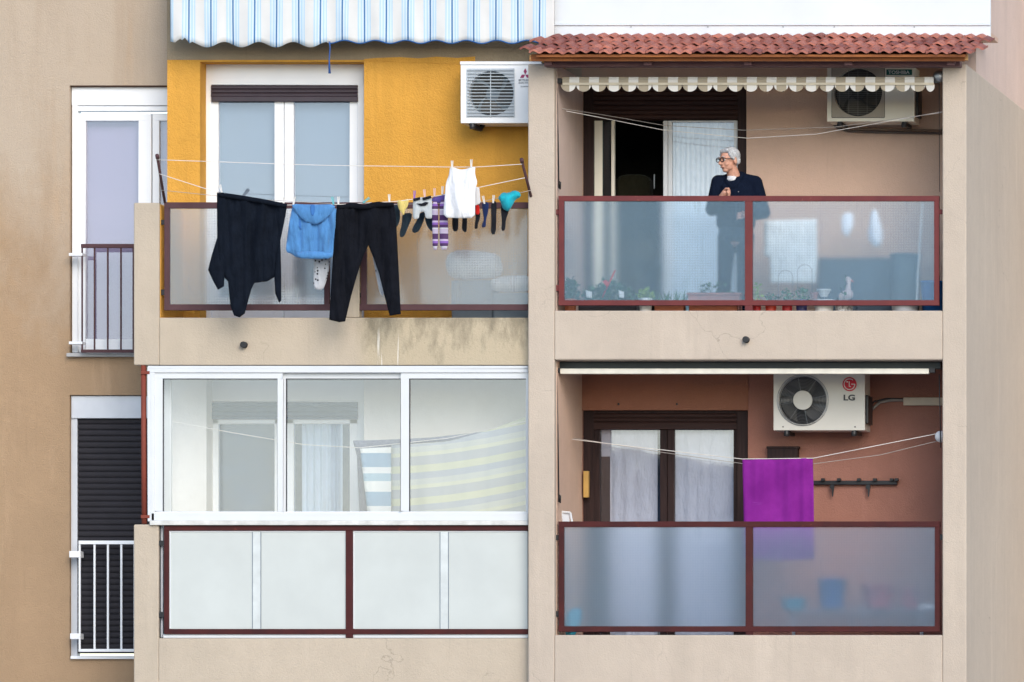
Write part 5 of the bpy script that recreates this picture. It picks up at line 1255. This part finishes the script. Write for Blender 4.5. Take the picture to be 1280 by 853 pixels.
# ------------------------------------------------------------------ the old man on the upper right balcony
def man():
    d = .42; base = Vector((X(921, d), d, zf1))
    root = empty('person', base, 'grey haired old man in glasses and navy jacket standing at the rail', 'person')
    S = 1.0
    H = P(911.5, 200.0, d - .06)                     # head centre
    f = Vector((-.66, -.75, -.12)).normalized(); side = f.cross(Vector((0, 0, 1))).normalized(); up = side.cross(f).normalized()
    hm = Matrix((side, f, up)).transposed()           # columns: side (his right -> +?), forward, up
    def hp(a, b, c): return H + side * a + f * b + up * c
    neck0 = P(918, 220, d); sh_l = P(898, 228, d - .02); sh_r = P(944, 229, d + .02); chest = P(921, 250, d)
    hip = Vector((X(920, d), d, zf1 + .86)); kl = Vector((X(909, d), d - .02, zf1 + .46)); kr = Vector((X(925, d), d + .02, zf1 + .46))
    al = Vector((X(907, d), d - .03, zf1 + .07)); ar = Vector((X(925, d), d + .04, zf1 + .07))
    el_l = P(890, 262, d - .04); wr_l = P(900, 249, d - .20); hand = P(906, 241.5, d - .235)
    el_r = P(955, 266, d - .02); wr_r = P(938, 270, d - .16)
    # --- body: one continuous skin surface
    q = MB()
    q.ball(hp(0, -.012, .022), (.074, .092, .088), 20, 14, hm)        # cranium
    q.ball(hp(0, .030, -.035), (.056, .062, .072), 18, 12, hm)        # face
    q.ball(hp(0, .052, -.092), (.034, .030, .024), 12, 8, hm)         # chin
    for s in (-1, 1):
        q.ball(hp(.034 * s, .062, -.038), (.022, .020, .024), 10, 8, hm)   # cheeks
        q.ball(hp(.076 * s, -.012, -.012), (.010, .020, .034), 10, 8, hm)  # ears
        q.ball(hp(.032 * s, .030, -.066), (.024, .040, .030), 10, 8, hm)    # jowls
    q.ball(hp(0, .080, .022), (.052, .014, .014), 12, 8, hm)          # brow
    q.chain([hp(0, .092, .004), hp(0, .112, -.030)], [.009, .015]); q.ball(hp(.010, .100, -.034), .010); q.ball(hp(-.010, .100, -.034), .010)
    q.ball(hp(0, .088, -.060), (.026, .010, .006), 10, 6, hm); q.ball(hp(0, .086, -.070), (.022, .010, .006), 10, 6, hm)  # lips
    q.chain([hp(0, -.01, -.06), neck0 + Vector((0, 0, -.02))], [.052, .062])
    q.chain([neck0 + Vector((0, 0, -.09)), chest, hip], [(.10, .08, .05), (.17, .12, .12), (.15, .115, .12)])
    q.chain([sh_l, el_l, wr_l], [.052, .042, .030]); q.chain([sh_r, el_r, wr_r], [.052, .042, .030])
    q.chain([hip + Vector((-.085, 0, -.02)), kl + Vector((-.02, 0, 0)), al + Vector((-.015, 0, 0))], [.070, .050, .036]); q.chain([hip + Vector((.085, 0, -.02)), kr + Vector((.03, 0, 0)), ar + Vector((.02, 0, 0))], [.070, .050, .036])
    for a in (al, ar): q.chain([a + Vector((0, .02, -.04)), a + Vector((-.04, -.15, -.045))], [.03, .024])
    # near hand: palm, four curled fingers and a thumb, holding a small bit of paper
    q.chain([wr_l, hand], [.028, .030])
    pd = (hand - wr_l).normalized(); px_ = Vector((.93, -.2, .25)).normalized(); acr = Vector((-.15, -.35, .92)).normalized()
    for k, L in enumerate((.030, .034, .032, .026)):
        o = hand + acr * (.026 - .017 * k) + px_ * .012
        q.chain([o, o + px_ * L + pd * .008, o + px_ * (L + .012) - pd * .004 + Vector((0, -.022, -.014)), o + px_ * (L - .006) + Vector((0, -.030, -.028))], [.0098, .0092, .0086, .0078], .3)
    q.chain([hand + acr * .018 - px_ * .010, hand + acr * .034 + px_ * .022 + Vector((0, -.02, 0)), hand + acr * .026 + px_ * .048 + Vector((0, -.028, 0))], [.012, .010, .009], .3)
    # far hand rests at the belt
    q.chain([wr_r, wr_r + Vector((-.06, -.03, .0))], [.028, .026])
    for k in range(4):
        o = wr_r + Vector((-.07, -.035, .024 - .016 * k)); q.chain([o, o + Vector((-.035, -.015, -.004)), o + Vector((-.05, .01, -.012))], [.0095, .009, .008], .3)
    q.chain([wr_r + Vector((-.03, -.03, .02)), wr_r + Vector((-.065, -.055, .035))], [.011, .009], .3)
    q.build('body', M['skin'], root, remesh=.0045)
    # --- hair: cap with side parting and longer sides over the ears
    q = MB()
    q.ball(hp(0, -.028, .038), (.080, .088, .082), 22, 16, hm)
    q.chain([hp(-.048, .045, .086), hp(.02, .060, .082), hp(.054, .030, .070)], [.022, .020, .020])
    for s in (-1, 1):
        q.chain([hp(.064 * s, .030, .050), hp(.072 * s, .012, .012), hp(.070 * s, -.008, -.006)], [.022, .016, .010]); q.ball(hp(.050 * s, -.055, -.012), (.026, .032, .038), 12, 8, hm)
    q.ball(hp(0, -.072, -.012), (.050, .026, .046), 14, 10, hm)
    o = q.build('hair', M['hair'], root, remesh=.004)
    # --- glasses
    gl = MB()
    for s in (-1, 1):
        c = hp(.031 * s, .106, .003)
        gl.tube([c + side * (.025 * math.cos(a)) + up * (.019 * math.sin(a)) for a in [i * 2 * math.pi / 24 for i in range(24)]], .0042, 6, True)
        gl.tube([hp(.056 * s, .100, .010), hp(.078 * s, .05, .010), hp(.080 * s, -.008, .002)], .0035, 6)
    gl.tube([hp(-.008, .108, .008), hp(.008, .108, .008)], .0035, 6)
    gl.build('glasses', plain('dark_horn_rim', (0.012, 0.010, 0.010), .3), root, smooth=True)
    for s in (-1, 1):
        e = MB().ball(hp(.029 * s, .078, .002), .012, 12, 8).build('eye', plain('eye_white', (0.62, 0.58, 0.54), .3), root, smooth=True)
        MB().ball(hp(.029 * s, .087, .001), .0055, 10, 6).build('iris', plain('iris_brown', (0.03, 0.018, 0.01), .2), e, smooth=True)
        MB().tube([hp(.012 * s, .094, .026), hp(.030 * s, .095, .032), hp(.050 * s, .082, .026)], [.003, .0045, .002], 6).build('eyebrow', M['hair'], root, smooth=True)
    MB().tube([hp(-.022, .090, -.067), hp(0, .098, -.064), hp(.022, .090, -.067)], .0032, 6).build('mouth', plain('lip_line', (0.22, 0.07, 0.06), .5), root, smooth=True)
    # --- white T-shirt at the neck, navy jacket, trousers, shoes
    q = MB(); q.chain([neck0 + Vector((-.010, -.020, -.004)), neck0 + Vector((-.016, -.060, -.038))], [(.054, .044, .014), (.044, .032, .026)])
    q.build('undershirt', M['tee'], root, remesh=.006)
    q = MB()
    q.chain([neck0 + Vector((.0, .012, -.040)), neck0 + Vector((.0, .005, -.11)), chest, hip + Vector((0, 0, .10))], [(.120, .085, .045), (.185, .115, .07), (.195, .135, .12), (.185, .135, .10)])
    q.chain([neck0 + Vector((.050, .03, .000)), neck0 + Vector((.10, .02, -.035)), sh_r, el_r, wr_r + Vector((.01, 0, 0))], [.046, .058, .070, .062, .046])
    q.chain([neck0 + Vector((-.055, .035, -.012)), neck0 + Vector((-.09, .02, -.04)), sh_l, el_l, wr_l + Vector((-.012, .01, 0))], [.040, .052, .068, .062, .044])
    j = q.build('jacket', M['jacket'], root, remesh=.007)
    # open collar
    q = MB()
    q.chain([neck0 + Vector((.078, -.02, -.005)), neck0 + Vector((.055, -.075, -.06)), neck0 + Vector((.02, -.11, -.115))], [(.018, .018, .030), (.020, .014, .030), (.014, .010, .020)])
    q.chain([neck0 + Vector((-.075, -.03, -.035)), neck0 + Vector((-.052, -.085, -.07)), neck0 + Vector((-.005, -.11, -.115))], [(.014, .016, .022), (.018, .014, .026), (.014, .010, .020)])
    q.chain([neck0 + Vector((.078, -.02, .0)), neck0 + Vector((.06, .055, .015)), neck0 + Vector((-.03, .07, .01)), neck0 + Vector((-.075, .0, -.02))], [(.016, .016, .026)] * 4)
    q.build('collar', M['jacket'], root, remesh=.006)
    q = MB(); 
    for k in range(2): q.ball(P(923 + 3 * k, 240 + 6 * k, d - .16), .005, 8, 6)
    q.build('button', M['steel'], root)
    q = MB(); q.chain([hip + Vector((0, 0, .08)), hip + Vector((0, 0, -.02))], [(.165, .125, .08), (.165, .125, .08)])
    q.chain([hip + Vector((-.085, 0, -.02)), kl + Vector((-.02, 0, 0)), al + Vector((-.015, 0, .01))], [.088, .068, .058]); q.chain([hip + Vector((.085, 0, -.02)), kr + Vector((.03, 0, 0)), ar + Vector((.02, 0, .01))], [.088, .068, .058])
    q.build('trousers', M['trousers'], root, remesh=.008)
    for a in (al, ar):
        q = MB(); q.chain([a + Vector((0, .04, -.038)), a + Vector((-.03, -.08, -.042)), a + Vector((-.05, -.16, -.048))], [(.045, .045, .034), (.048, .05, .030), (.042, .045, .022)])
        q.build('shoe', M['black'], root, remesh=.006)
man()
